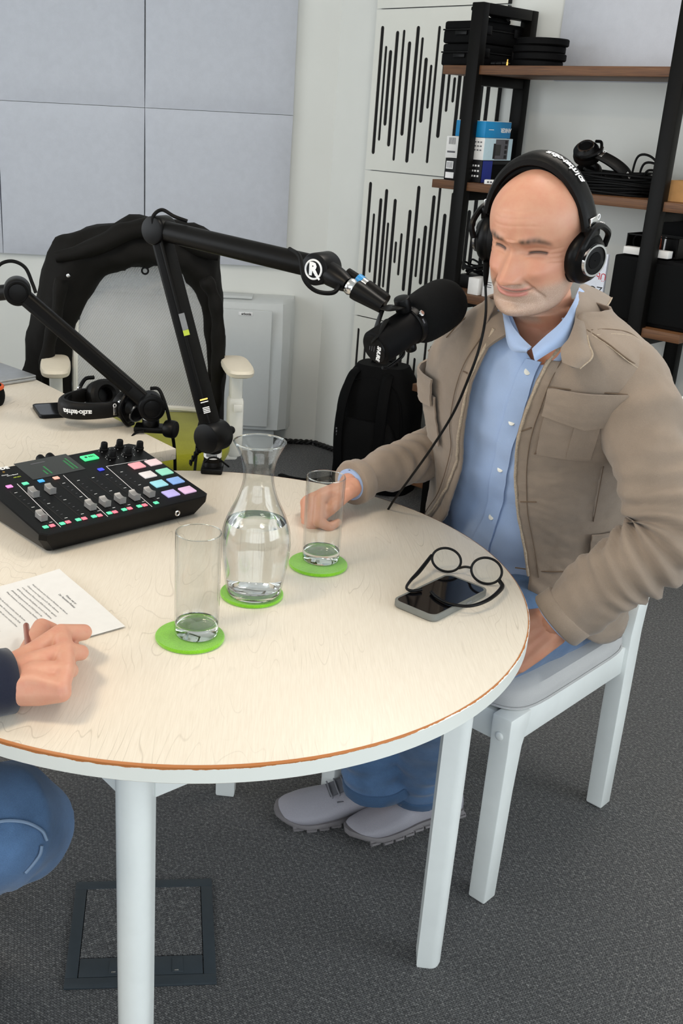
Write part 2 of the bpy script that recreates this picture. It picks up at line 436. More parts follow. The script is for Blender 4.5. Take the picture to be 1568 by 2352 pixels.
def blob(chains, voxel, smooth=6, fac=.5):
    """chains of (point, radius): tapered limbs grown together into one surface"""
    gs = []
    for ch in chains:
        for (a, ra), (b, rb) in zip(ch[:-1], ch[1:]): gs.append(capsule(a, b, ra, rb))
    return evalmods(gm(*gs), [('REMESH', dict(mode='VOXEL', voxel_size=voxel)), ('SMOOTH', dict(factor=fac, iterations=smooth))])
def nz(p, s, seed=0): return noise.noise(Vector(p)*s+Vector((seed*7.3, seed*3.1, seed*5.7)))

# ================================================================== the room
CEIL = 2.75
aB = R(-45.5); dB = Vector((math.cos(aB), math.sin(aB), 0)); nB = Vector((math.sin(aB), -math.cos(aB), 0)); PB = Vector((1.40, 3.43, 0))
UP = Vector((0, 0, 1))
def onB(s, off, z): return PB+dB*s+nB*off+UP*z
SB0, SB1 = -1.781, 2.71
WB = basis(dB, -nB, UP, PB)            # local frame of the slanted wall: x along it, y into it, z up
WA_Y = 4.70; XL, XR, YF = -3.0, 3.30, -2.5
struct('floor', box(XR-XL+.4, 8.2, .1, ((XL+XR)/2, 1.35, -.05)), 'carpet')
struct('ceiling', box(XR-XL+.4, 8.2, .1, ((XL+XR)/2, 1.35, CEIL+.05)), 'ceiling_white')
struct('wall_back', box(.152-XL+.06, .1, CEIL, ((.152+XL)/2, WA_Y+.05, CEIL/2)), 'wall_white')
struct('wall_right', xf(box(SB1-SB0, .1, CEIL, ((SB0+SB1)/2, .05, CEIL/2)), WB), 'wall_white')
def holed(x0, x1, h0, h1, z0, z1):      # wall with a window hole, in local x / z
    return gm(box(x1-x0, .1, z0, ((x0+x1)/2, 0, z0/2)), box(x1-x0, .1, CEIL-z1, ((x0+x1)/2, 0, (CEIL+z1)/2)),
              box(h0-x0, .1, z1-z0, ((x0+h0)/2, 0, (z0+z1)/2)), box(x1-h1, .1, z1-z0, ((x1+h1)/2, 0, (z0+z1)/2)))
struct('wall_front', xf(holed(XL, XR, -2.8, 2.4, .6, 2.5), TR(0, YF-.05, 0)), 'wall_white')
struct('wall_left', xf(holed(YF, WA_Y, -.2, 3.4, .6, 2.5), TR(XL-.05, 0, 0) @ RZ(R(90))), 'wall_white')
struct('wall_side', xf(holed(YF, 1.5, -1.5, 1.3, .6, 2.5), TR(XR+.05, 0, 0) @ RZ(R(90))), 'wall_white')
def window(name, mt, w, n):
    fr = [box(w, .06, .06, (0, 0, .63), .004), box(w, .06, .06, (0, 0, 2.47), .004)]
    fr += [box(.06, .06, 1.9, (-w/2+.03+(w-.06)*i/n, 0, 1.55), .004) for i in range(n+1)]
    fr.append(box(w, .05, .04, (0, 0, 2.0), .004))
    o = struct(name, xf(gm(*fr), mt), 'window_frame')
    for i in range(n):
        p = part('window_pane', xf(box((w-.06)/n-.06, .006, 1.78, (-w/2+.03+(w-.06)*(i+.5)/n, 0, 1.55)), mt), 'clear_glass', o)
window('window_1', TR(-.2, YF-.03, 0), 5.2, 5)
window('window_2', TR(XR+.03, -.1, 0) @ RZ(R(90)), 2.8, 3)
window('window_3', TR(XL-.03, 1.6, 0) @ RZ(R(90)), 3.6, 4)
for i, (x, y, s, w) in enumerate(((-1.05, .75, .5, 1), (.75, 2.3, .7, 0))):
    t = thing('ceiling_lamp', 'square warm ceiling lamp above the writing hand' if w else 'larger square ceiling lamp above the man in the taupe jacket', 'lamp', (x, y, CEIL))
    part('housing', gm(box(s, .02, .06, (0, s/2, -.03)), box(s, .02, .06, (0, -s/2, -.03)), box(.02, s, .06, (s/2, 0, -.03)), box(.02, s, .06, (-s/2, 0, -.03))), 'white_plastic', t, smooth=False)
    part('diffuser', box(s-.02, s-.02, .006, (0, 0, -.05)), 'lamp_glow', t, smooth=False)
# rope-like black skirting
def rope(a, b, r=.011):
    a, b = Vector(a), Vector(b); t = (b-a); L = t.length; t.normalize(); side = t.cross(UP); gs = []
    n = int(L/.006)
    for k in range(2):
        path = []
        for i in range(n+1):
            q = i/n*L; ph = q/.05*2*math.pi+k*math.pi
            path.append(a+t*q+side*math.cos(ph)*r*.55+UP*(math.sin(ph)*r*.55))
        gs.append(tube(path, r*.62, 6))
    return gm(*gs)
struct('baseboard_back', rope((-1.4, WA_Y-.014, .014), (.14, WA_Y-.014, .014)), 'rope_black', True)
struct('baseboard_right', rope(onB(SB0+.01, .014, .014), onB(1.0, .014, .014)), 'rope_black', True)

# ------------------------------------------------------------------ grey padded wall panels
def pad_panel(w, h, t=.045):
    g = box(w, t, h, (0, 0, 0)); nx, nzz = 14, 14
    rows = []
    for i in range(nzz+1):
        r = []
        for j in range(nx+1):
            u, v = j/nx*2-1, i/nzz*2-1
            e = (1-abs(u)**7)*(1-abs(v)**7)
            r.append((u*w/2*(1-.006*(1-abs(v)**2)*abs(u)**8), -t*(.62+.38*max(0, e)**.45), v*h/2))
        rows.append(r)
    return sheet(rows, -.0) if False else loftgrid(rows, w, h)
def loftgrid(rows, w, h):
    R_, C_ = len(rows), len(rows[0]); V = [tuple(p) for r in rows for p in r]; F = []
    for i in range(R_-1):
        for j in range(C_-1): F.append((i*C_+j, i*C_+j+1, (i+1)*C_+j+1, (i+1)*C_+j))
    loop = [j for j in range(C_)]+[i*C_+C_-1 for i in range(1, R_)]+[(R_-1)*C_+j for j in range(C_-2, -1, -1)]+[i*C_ for i in range(R_-2, 0, -1)]
    o = len(V)
    for k in loop: V.append((V[k][0], 0, V[k][2]))
    n = len(loop)
    for k in range(n): F.append((loop[k], loop[(k+1) % n], o+(k+1) % n, o+k))
    F.append(tuple(range(o, o+n))); return V, F
GA = 'grey felt panels on the back wall'
pw, ph = .622, .627
for (cx, cz, lab) in ((-.335, 1.758, 'pale grey felt wall panel above the mic boom elbow, upper right of the group'),
                      (-.959, 1.758, 'pale grey felt wall panel, upper left of the group on the back wall'),
                      (-.335, 1.129, 'pale grey felt wall panel behind the coat-draped chair, lower right of the group'),
                      (-.959, 1.129, 'pale grey felt wall panel, lower left whole one beside the draped coat'),
                      (-1.583, 1.129, 'grey felt wall panel showing only a sliver at the left picture edge')):
    o = solo('acoustic_panel', xf(pad_panel(pw, ph), TR(cx, WA_Y-.001, cz)), 'panel_grey', lab, 'wall panel', GA)
s0 = (onp(1279, 60, PB+nB*.04, nB)-PB).dot(dB)
solo('acoustic_panel', xf(pad_panel(1.2, 1.0, .024), WB @ TR(s0+.6, -.001, 1.60+.5)), 'panel_grey', 'large pale grey felt panel on the wall above the top shelf', 'wall panel')

# ------------------------------------------------------------------ white panels with long sound slots
def slot_panel(z0, z1, slots, lab, s_a=-1.562, s_b=-.945, off=.03):
    t = thing('slotted_panel', lab, 'wall panel', tuple(onB((s_a+s_b)/2, 0, z0)), aB, 'white slotted panels')
    cu = bpy.data.curves.new('p', 'CURVE'); cu.dimensions = '2D'; cu.fill_mode = 'BOTH'; cu.extrude = .0015; cu.bevel_depth = 0
    w = (s_b-s_a)/2-.0015; h = z1-z0
    def poly(pts):
        sp = cu.splines.new('POLY'); sp.points.add(len(pts)-1)
        for p, q in zip(sp.points, pts): p.co = (q[0], q[1], 0, 1)
        sp.use_cyclic_u = True
    poly([(-w, .0015), (w, .0015), (w, h-.0015), (-w, h-.0015)])
    for s, za, zb, r in slots:
        x = s-(s_a+s_b)/2; za -= z0; zb -= z0
        pts = [(x+r*math.cos(a), zb-r+r*math.sin(a)) for a in [math.pi*k/8 for k in range(9)]]+[(x+r*math.cos(a), za+r+r*math.sin(a)) for a in [math.pi+math.pi*k/8 for k in range(9)]]
        poly(pts)
    o = bpy.data.objects.new('p', cu); COL.objects.link(o); dg = bpy.context.evaluated_depsgraph_get(); me = bpy.data.meshes.new_from_object(o.evaluated_get(dg))
    g = ([(v.co.x, -(off-.0015)-v.co.z, v.co.y) for v in me.vertices], [tuple(p.vertices) for p in me.polygons])
    bpy.data.objects.remove(o); bpy.data.meshes.remove(me)
    part('slotted_board', g, 'perf_white', t, smooth=False)
    part('backing', box(2*w-.004, .025, h-.006, (0, -.0135, h/2)), 'slot_black', t, smooth=False)
def px_slots(lst, sc, ox, oy, z0, z1):
    out = []
    for x0, y0, x1, y1 in lst:
        a = onp(ox+x0/sc, oy+y0/sc, PB+nB*.03, nB); b = onp(ox+x1/sc, oy+y1/sc, PB+nB*.03, nB)
        out.append(((((a-PB).dot(dB)+(b-PB).dot(dB))/2), max(z0+.03, b.z-.0), min(z1-.03, a.z+.0), 0.0))
    # wide ones and slim ones as the gaps allow
    out.sort(); res = []; last = -9
    for s, a, b, _ in out:
        if s-last < .021: s = last+.021
        res.append([s, a, b]); last = s
    rs = []
    for i, (s, a, b) in enumerate(res):
        L = b-a; r = .0088 if L > .2 and i % 3 != 1 else .0066
        rs.append((s, a, b, r))
    return rs
p1 = [(622,155,566,925),(644,275,600,845),(670,300,636,755),(712,185,658,880),(752,178,688,965),(784,248,738,815),(838,155,766,977),(862,223,802,922),(883,345,851,737),(914,388,891,653),(965,155,888,980),(1010,290,946,828),(1032,340,1004,672),(1056,463,1042,616),(1096,320,1046,905),(1140,200,1072,980),(1172,300,1120,900),(1232,330,1193,800),(1275,300,1232,840)]
p2_ = [(263,212,192,1080),(288,478,250,980),(347,350,290,1075),(398,272,326,1120),(408,555,362,1105),(469,355,400,1165),(473,715,460,900),(522,645,490,1003),(594,447,533,1135),(670,245,578,1215),(668,686,638,1018),(725,580,677,1080),(794,325,722,1120),(848,215,762,1170),(886,480,828,1090),(948,300,890,1100),(1036,577,996,960),(1094,450,1040,960),(1153,335,1085,1000)]
p3_ = [(161,1447,130,1800),(215,1600,190,1850),(290,1500,262,1900),(350,1420,300,2100),(420,1600,395,1900),(480,1480,440,2000),(530,1420,470,2200),(590,1480,545,2080),(628,1697,610,1960),(668,1825,650,2000),(720,1430,660,2200),(776,1597,735,2020),(830,1420,770,2300),(880,1560,840,2100),(940,1500,900,2100),(1000,1600,960,2000)]
slot_panel(1.849, 2.449, [(-1.5+.028*i, 1.93+.06*((i*7) % 5)/5, 2.40-.08*((i*5) % 7)/7, .007) for i in range(19)], 'white slotted wall panel cut off by the top of the picture')
slot_panel(1.250, 1.848, px_slots(p1, 2.613, 640, 0, 1.25, 1.848), 'white slotted wall panel behind the stacked black cases')
slot_panel(.651, 1.249, px_slots(p2_, 3.675, 780, 360, .651, 1.249), 'white slotted wall panel behind the microphone head')
slot_panel(.052, .650, px_slots(p3_, 3.675, 780, 360, .052, .65), 'lowest white slotted wall panel, mostly behind the backpack')

# ------------------------------------------------------------------ convector radiator
rt = thing('radiator', 'pale grey wall convector with a curved end casing behind the office chair', 'radiator', (-.45, WA_Y, 0))
def rx(x): return x+.45
RY0 = 4.505
rings = []
for z, o_ in ((.105, .02), (.115, 0.005), (.3, -.004), (.5, 0.0), (.62, .012), (.675, .03), (.69, .06)):
    rings.append([(rx(-.95), RY0-WA_Y+o_, z), (rx(-.03+.01*math.sin(z*4)), RY0-WA_Y+o_, z), (rx(.012-.2*max(0, z-.6)), RY0-WA_Y+.03+o_, z), (rx(.03-.1*max(0, z-.6)), -.08, z), (rx(.03-.1*max(0, z-.6)), -.003, z), (rx(-.95), -.003, z)])
part('casing', loft(rings), 'radiator_white', rt, angle=R(30))
part('front_panel', box(.80, .012, .52, (rx(-.47), RY0-WA_Y-.006, .392), .004), 'radiator_white', rt)
part('top_grille', box(.72, .1, .012, (rx(-.52), -.1, .694), .004), 'radiator_white', rt)
part('foot', box(.6, .1, .105, (rx(-.34), -.1, .053)), 'radiator_white', rt)
part('name_plate', box(.062, .003, .016, (rx(-.185), RY0-WA_Y-.0132, .635), .001), 'white_label', rt)
text('arbonia', .014, 'print_black', basis((1, 0, 0), (0, 0, 1), (0, -1, 0), (-.182, RY0-.0155, .635)), rt, bold=.0003)

# ------------------------------------------------------------------ shelving unit on the slanted wall
SH = [1.630, 1.258, .880, .515, .145]; BT = .028
def WBs(g): return xf(g, WB)
sh = thing('shelving_unit', 'black steel shelving unit with five brown wooden boards', 'shelf', tuple(onB(-.45, .19, 0)), aB)
SL, SR = -.832, -.104; OF, OR_ = .334, .051; PT = .047
def pbox(s, off, z, ls, lo, lz, b=.003): return box(ls, lo, lz, (s, -off, z), b)
for s in (SL, SR):
    for o_ in (OF, OR_): part('post', WBs(pbox(s, o_, .91, PT, .036, 1.82)), 'black_metal', sh, True)
    part('top_rail', WBs(pbox(s, (OF+OR_)/2, 1.803, PT, OF-OR_-.036, .034)), 'black_metal', sh, True)
    for z in SH: part('crossbar', WBs(pbox(s, (OF+OR_)/2, z-BT-.017, PT*.9, OF-OR_-.036, .032)), 'black_metal', sh, True)
for z in SH: part('shelf_board', WBs(pbox(-.4585, .186, z-BT/2, 1.005, .306, BT, .0015)), 'shelf_wood', sh, True)
for s in (SL, SR):
    for z in (.83, .775, .46): part('bolt', WBs(tube([(s, -OF-.018, z), (s, -OF-.022, z)], .007, 10)), 'black_plastic', sh, True)

def sbox(s, off, z, ls, lo, lz, rot=0, b=.002):
    return xf(box(ls, lo, lz, (0, 0, lz/2), b), WB @ TR(s, -off, z) @ RZ(rot))
def on_shelf(px, py, z, off):            # where along the unit a pixel at depth 'off' lies
    return (onp(px, py, PB+nB*off, nB)-PB).dot(dB)
Z1, Z2, Z3, Z4 = SH[:4]
# top shelf: two hard cases, clamp, round bases, connectors
s_h = on_shelf(1082, 150, Z1, .34)
for k, lab in ((0, 'lower of two stacked black hard cases on the top shelf'), (1, 'upper of two stacked black hard cases on the top shelf')):
    t = thing('hard_case', lab, 'case', tuple(onB(s_h-.08, .185, Z1+.0005+k*.0705)), aB, 'black hard cases')
    part('shell', gm(box(.158, .24, .042, (0, 0, .0215), .007)), 'black_matte', t); part('lid', box(.155, .237, .027, (0, 0, .0565), .007), 'black_matte', t)
    part('rim', box(.162, .244, .005, (0, 0, .043), .002), 'black_plastic', t)
    for y in (-.08, .08): part('latch', box(.008, .03, .028, (.081, y, .042), .002), 'black_plastic', t)
    part('handle', box(.05, .008, .014, (0, -.1225, .032), .003), 'black_plastic', t)
t = thing('clamp', 'small black tripod clamp lying on the upper hard case', 'clamp', tuple(onB(s_h-.03, .20, Z1+.1415)), aB+R(90))
part('arm', tube(spl([(-.09, 0, .012), (-.05, 0, .03), (0, 0, .02), (.05, 0, .018), (.085, 0, .04)]), .009, 8), 'black_plastic', t)
part('jaw', gm(box(.05, .03, .012, (.085, 0, .045), .003), box(.012, .03, .035, (.065, 0, .03), .003), box(.04, .03, .012, (-.095, 0, .034), .003), box(.14, .04, .012, (0, 0, .006), .003)), 'black_matte', t)
part('knob', rcyl((.04, -.03, .02), (.04, .03, .02), .014), 'black_plastic', t)
sd = on_shelf(1232, 150, Z1, .2)
for k, lab in enumerate(('bottom', 'second', 'third', 'top')):
    solo('stand_base', xf(lathe([(.001, 0), (.083, 0), (.086, .003), (.086, .0185), (.083, .0215), (.001, .0215)], 40), WB @ TR(sd+[-.008, .002, -.004, .006][k], -.19, Z1+.0005+k*.0225)), 'black_matte', lab+' disc of the pile of round black stand bases' if k in (0, 3) else lab+' disc from the board in the pile of round black bases', 'stand base', 'round black stand bases')
sc_ = on_shelf(1140, 150, Z1, .33)
for k in range(3):
    solo('connector', xf(tube([(0, 0, .006), (.016, 0, .006), (.017, 0, .006), (.026, 0, .006)], [.006, .006, .0035, .0035], 10), WB @ TR(sc_+k*.02-.02, -.33, Z1+.0005) @ RZ(R(20*k))), 'black_plastic', ('leftmost', 'middle', 'rightmost')[k]+' tiny black connector at the front of the top shelf', 'connector', 'tiny connectors on the top shelf')
solo('connector', xf(tube([(0, 0, 0), (0, 0, .01), (0, 0, .011), (0, 0, .018)], [.004, .004, .0025, .0025], 10), WB @ TR(sc_+.045, -.335, Z1+.0005)), 'gold', 'single gold connector standing at the front of the top shelf', 'connector')
# second shelf: stacked boxes
sb = on_shelf(1103, 412, Z2, .30)
def carton(name, lab, s, off, z, ls, lo, lz, mat, front=None, rot=0, side=None, grp=None):
    t = thing(name, lab, 'box', tuple(onB(s, off, z+.0005)), aB+rot, grp)
    part('carton', box(ls, lo, lz, (0, 0, lz/2), .0015), mat, t)
    if front: part('front_print', box(ls*.985, .001, lz*.97, (0, -lo/2-.0005, lz/2)), front, t, smooth=False)
    if side: part('side_print', box(.001, lo*.985, lz*.97, (-ls/2-.0005, 0, lz/2)), side, t, smooth=False)
    return t
GB = 'product boxes on the second shelf'
s_c = on_shelf(1101, 417, Z2, .305)
def stick(t, nm, face, u, v, w, h, mat, ls, lo, d=.0008):
    """flat print on a carton: face 'F' (towards the room) or 'E' (the end towards the right)"""
    if face == 'F': g = box(w, d, h, (u, -lo/2-d/2, v))
    else: g = box(d, w, h, (ls/2+d/2, u, v))
    return part(nm, g, mat, t, smooth=False)
L, D = .158, .165
t = carton('product_box', 'black product box with a navy blue end, bottom of the box stack', s_c-L/2, .303-D/2, Z2, L, D, .073, 'box_black', grp=GB)
stick(t, 'blue_print', 'E', -.05, .0365, .055, .071, 'box_navy', L, D)
stick(t, 'device_print', 'E', .02, .036, .08, .05, 'black_matte', L, D, .0014)
for q in range(3):
    for w in range(4): stick(t, 'symbol', 'F', .03+.012*w, .055-.017*q, .007, .006, 'print_white', L, D)
stick(t, 'barcode_label', 'F', -.058, .05, .03, .026, 'print_white', L, D); stick(t, 'white_label', 'F', -.055, .016, .036, .02, 'print_white', L, D)
for w in range(5): stick(t, 'barcode_bar', 'F', -.068+.005*w, .05, .0022, .02, 'print_grey', L, D, .0011)
L, D = .162, .165
t = carton('product_box', 'white product box showing a small recorder on its pale blue end', s_c-L/2+.002, .305-D/2, Z2+.074, L, D, .072, 'box_white', grp=GB)
stick(t, 'end_print', 'E', 0, .036, .163, .071, 'box_paleblue', L, D)
stick(t, 'recorder_print', 'E', .02, .036, .075, .066, 'print_grey', L, D, .0013); stick(t, 'recorder_screen', 'E', .0, .034, .03, .036, 'screen_dark', L, D, .0016)
stick(t, 'recorder_edge', 'E', -.022, .03, .012, .05, 'print_black', L, D, .0016)
for q in range(4): stick(t, 'recorder_knob', 'E', .044, .012+q*.016, .014, .011, 'print_black', L, D, .0018)
for q in range(3):
    for w in range(4): stick(t, 'symbol', 'F', .032+.012*w, .058-.013*q, .007, .004, 'print_grey', L, D)
for w in range(6): stick(t, 'barcode_bar', 'F', -.068+.005*w, .056, .002, .022, 'print_grey', L, D)
stick(t, 'barcode_text', 'F', -.056, .02, .034, .006, 'print_grey', L, D)
L, D = .125, .15
t = carton('product_box', 'bright blue product box with a white lid on top of the box stack', s_c-L/2-.001, .304-D/2, Z2+.147, L, D, .052, 'box_blue', grp=GB)
part('lid', box(L-.002, D-.002, .0015, (0, 0, .0528)), 'box_white', t, smooth=False)
text('ANKER', .019, 'print_white', mw(t) @ basis((0, -1, 0), (0, 0, -1), (1, 0, 0), (L/2+.0006, .045, .026)), t, bold=.0008)
stick(t, 'white_line', 'E', -.04, .026, .028, .002, 'print_white', L, D)
L, D = .05, .04
t = carton('small_box', 'small flat white box lying before the black product box', on_shelf(1122, 418, Z2, .33), .31, Z2, L, D, .014, 'box_white', rot=R(30))
for w in range(3): stick(t, 'print', 'F', -.012+.01*w, .007, .007, .006, 'print_grey', L, D)

# ------------------------------------------------------------------ headphones, built about their own middle: x to the left ear, y forward, z up
def headphones(name, lab, mt, gap=.075, rise=.135, tilt=0, brand=None, cup_yaw=0, grp=None, flip=1, mid=0):
    t = thing(name, lab, 'headphones', mtx=mt, group=grp)
    n = 36; bw = .021; BX = .022
    def arc(a, rr, zz):                                    # headband centre line
        return Vector((rr*math.sin(a), 0, zz*math.cos(a)))
    rings = []; A0 = R(78)
    for i in range(n+1):
        a = -A0+2*A0*i/n; p = arc(a, gap+BX, rise); d = Vector((math.sin(a), 0, math.cos(a))); e = abs(a)/A0
        w = bw*(1-.15*e); h = .0090*(1-.35*e)
        rings.append([p+d*(h*c)+Vector((0, w*s, 0)) for c, s in ((1, -.8), (1.25, -.4), (1.25, .4), (1, .8), (.4, 1), (-.6, 1), (-1, .7), (-1.1, 0), (-1, -.7), (-.6, -1), (.4, -1))])
    part('headband', loft(rings), 'leather_black', t)
    rings = []
    for i in range(n+1):
        a = -R(50)+2*R(50)*i/n; p = arc(a, gap+BX-.006, rise-.012); d = Vector((math.sin(a), 0, math.cos(a))); h = .008*(1-(abs(a)/R(52))**4)
        rings.append([p+d*(h*math.cos(q))+Vector((0, bw*.8*math.sin(q), 0)) for q in [2*math.pi*k/10 for k in range(10)]])
    part('head_pad', loft(rings), 'black_matte', t)
    if brand: 
        for k, ch in enumerate(brand):
            a = R(mid)+R(-20+40*(k+.5)/len(brand))*flip; p = arc(a, gap+BX, rise); d = Vector((math.sin(a), 0, math.cos(a))).normalized(); tx = Vector((d.z, 0, -d.x))*flip
            text(ch, .017, 'print_white', mt @ basis(tx, Vector((0, flip, 0)), d, p+d*.0116), t, bold=.0004)
    for s in (1, -1):
        a = s*R(80); p = arc(a, gap+BX, rise)
        y = part('yoke', gm(box(.010, .026, .045, (p.x, 0, p.z-.012), .003), box(.012, .034, .022, (p.x+s*.004, 0, .022), .004)), 'black_plastic', t)
        part('slider_band', box(.0035, .022, .016, (p.x+s*.0055, 0, p.z+.016), .001), 'silver', y)
        part('hinge_screw', tube([(p.x+s*.007, -.018, .028), (p.x+s*.0125, -.018, .028)], .0055, 14), 'silver', y)
        part('side_mark', torus((p.x+s*.0065, -.012, .042), (0, 1, 0), (0, 0, 1), .004, .001, 16, 6), 'print_white', y)
        part('yoke_fork', tube(spl([(p.x+s*.006, .040, -.012), (p.x+s*.012, .036, .012), (p.x+s*.012, 0, .032), (p.x+s*.012, -.036, .012), (p.x+s*.006, -.040, -.012)], 6), .005, 8), 'black_plastic', y)
        C = Matrix.Translation((s*gap, 0, -.02)) @ RZ(s*cup_yaw) @ RY(s*R(90))
        def el(prof, e=1.22): return xf(([(p_[0]*e, p_[1], p_[2]) for p_ in lathe(prof, 40)[0]], lathe(prof, 40)[1]), C)
        c = part('ear_cup', el([(.001, .008), (.036, .008), (.0385, .012), (.038, .022), (.033, .030), (.026, .034), (.0245, .0375), (.020, .0385), (.001, .0385)], 1.1), 'black_plastic', t)
        part('ear_cushion', el([(.018, -.010), (.024, -.0165), (.033, -.016), (.0385, -.010), (.0395, 0), (.038, .009), (.03, .011), (.018, .010), (.018, -.010)], 1.14), 'leather_black', t)
        part('metal_ring', el([(.0225, .036), (.0225, .0405), (.0255, .0405), (.0262, .036)], 1.0), 'silver', c)
        part('cup_badge', el([(.001, .0395), (.013, .0395), (.0135, .0385)], 1.0), 'black_matte', c)
    return t

# second shelf, right: headphones on a coil of cable, cardboard box
sh_h = on_shelf(1400, 420, Z2, .2)
cl = thing('cable_coil', 'thick coil of black cable heaped on the second shelf under headphones', 'cable', tuple(onB(sh_h+.02, .2, Z2)), aB)
rnd = random.Random(3)
for k in range(15):
    rx_, ry_ = .125+rnd.uniform(-.02, .02), .085+rnd.uniform(-.015, .015); z = .006+.0068*(k % 10); ph = rnd.uniform(0, 6)
    path = [(rx_*math.cos(a)+rnd.uniform(-.002, .002), ry_*math.sin(a), z+.004*math.sin(2*a+ph)) for a in [2*math.pi*i/36 for i in range(37)]]
    part('loop', tube(path, .0042, 6), 'black_rubber', cl)
for a0, hh in ((.11, .09), (.135, .07), (.15, .05)):
    part('loose_loop', tube(spl([(a0-.05, -.02, .03), (a0-.03, -.03, .03+hh), (a0+.03, -.03, .02+hh), (a0+.05, -.02, .03), (a0+.0, -.0, .02)], 8), .0038, 6), 'black_rubber', cl)
hz_ = (dB*.97-UP*.22).normalized(); hx1 = (UP*.75+nB*.62); hx1 = (hx1-hz_*hx1.dot(hz_)).normalized()
ht = headphones('headphones', 'spare black headphones lying on the coiled cable on the second shelf', basis(hx1, hz_.cross(hx1), hz_, onB(on_shelf(1358, 400, Z2, .22), .22, Z2+.082)), .036, .13, brand='audio-technica', flip=-1)
t = thing('cardboard_box', 'open brown cardboard box at the right end of the second shelf', 'box', tuple(onB(on_shelf(1545, 460, Z2, .26)+.062, .2, Z2+.0005)), aB)
part('carton', gm(box(.14, .004, .06, (0, -.09, .03)), box(.14, .004, .06, (0, .09, .03)), box(.004, .18, .06, (-.07, 0, .03)), box(.004, .18, .06, (.07, 0, .03)), box(.14, .18, .004, (0, 0, .002))), 'cardboard', t, smooth=False)
part('divider', box(.004, .17, .055, (-.03, 0, .03)), 'cardboard', t, smooth=False)
# third shelf
s3 = on_shelf(1088, 690, Z3, .31)
t = carton('white_box', 'small white box standing on the third shelf left of the taller one', on_shelf(1090, 672, Z3, .30), .28, Z3, .045, .07, .058, 'box_white')
t = carton('white_box', 'taller white box on the third shelf behind the headphone cable', on_shelf(1128, 690, Z3, .30), .27, Z3, .075, .08, .115, 'box_white')
for q in range(3): stick(t, 'fine_print', 'F', -.01, .035+.008*q, .02, .0025, 'print_grey', .075, .08)
t = thing('cable_coil', 'small heap of black cable and adapter on the left of the third shelf', 'cable', tuple(onB(-.83, .17, Z3)), aB)
part('adapter', box(.12, .09, .05, (0, .0, .025), .006), 'black_plastic', t)
for k in range(5):
    path = [((.05+.006*k)*math.cos(a), (.04+.004*k)*math.sin(a), .058+.006*k+.008*math.sin(3*a+k)) for a in [2*math.pi*i/30 for i in range(31)]]
    part('loop', tube(path, .0035, 6), 'black_rubber', t)
part('loose_end', tube(spl([(-.05, 0, .08), (-.02, -.03, .105), (.03, -.03, .09), (.07, -.05, .095)], 8), .0035, 6), 'black_rubber', t)
sp = on_shelf(1390, 700, Z3, .31)+.16
t = thing('loudspeaker', 'large black loudspeaker on the third shelf behind the man', 'speaker', tuple(onB(sp+.02, .185, Z3+.0005)), aB)
part('cabinet', box(.36, .232, .205, (0, 0, .1025), .006), 'black_matte', t)
part('grille', box(.33, .006, .18, (0, -.117, .1025), .003), 'foam_black', t)
t = thing('gadget_tray', 'black open tray of small tools on the loudspeaker under a shelf', 'tray', tuple(onB(sp-.06, .222, Z3+.2105)), aB)
part('tray', gm(box(.17, .09, .004, (0, 0, .002)), box(.17, .004, .06, (0, .045, .03)), box(.004, .09, .06, (-.085, 0, .03)), box(.004, .09, .06, (.085, 0, .03)), box(.17, .003, .004, (0, -.045, .058)), box(.003, .003, .06, (-.084, -.045, .03)), box(.003, .003, .06, (.084, -.045, .03))), 'black_metal', t, smooth=False)
part('tool', tube([(.0, 0, .006), (.004, 0, .03), (.002, 0, .035), (.003, 0, .058)], [.010, .006, .007, .003], 10), 'pen_copper', t)
part('white_stick', box(.004, .004, .055, (.03, -.02, .031)), 'print_white', t, smooth=False)
part('coiled_lead', torus((-.055, -.02, .035), (1, 0, 0), (0, 0, 1), .022, .003, 24, 6), 'black_rubber', t)
t = carton('flat_box', 'flat white box lying at the front edge of the loudspeaker top', sp-.06, .285, Z3+.2105, .15, .03, .022, 'box_white')
# booklet leaning against the speaker
bk = thing('booklet', 'white booklet with red and black lettering standing beside the loudspeaker', 'booklet', tuple(onB(on_shelf(1366, 650, Z3, .29), .29, Z3+.0005)), aB)
part('cover', box(.07, .012, .2, (0, 0, .1), .001), 'booklet_white', bk)
text('Übung', .03, 'print_red', mw(bk) @ basis((-1, 0, 0), (0, 0, -1), (0, -1, 0), (.0, -.0065, .13)), bk)
text('ZG', .034, 'print_black', mw(bk) @ basis((-1, 0, 0), (0, 0, -1), (0, -1, 0), (.01, -.0065, .085)), bk)
solo('equipment_case', sbox(sp-.07, .120, Z3+.2105, .17, .085, .125, 0, .006), 'black_matte', 'black box standing on the loudspeaker behind the tool tray', 'box')
# blue bag under the fourth shelf
def bag_rings():
    out = []
    for i in range(11):
        v = i/10; w = .13*(1-.25*v**2); d = .08*(1-.5*v**2)
        out.append([(x*(1+.08*nz((x, y, v), 9)), y, z) for x, y, z in srect(w, d, .17+.27*v-.17, 3, 32)])
    return out
solo('shopping_bag', xf(loft(bag_rings()), WB @ TR(-.78, -.2, .1455)), 'bag_blue', 'dark blue bag on the lowest shelf beside the backpack', 'bag')

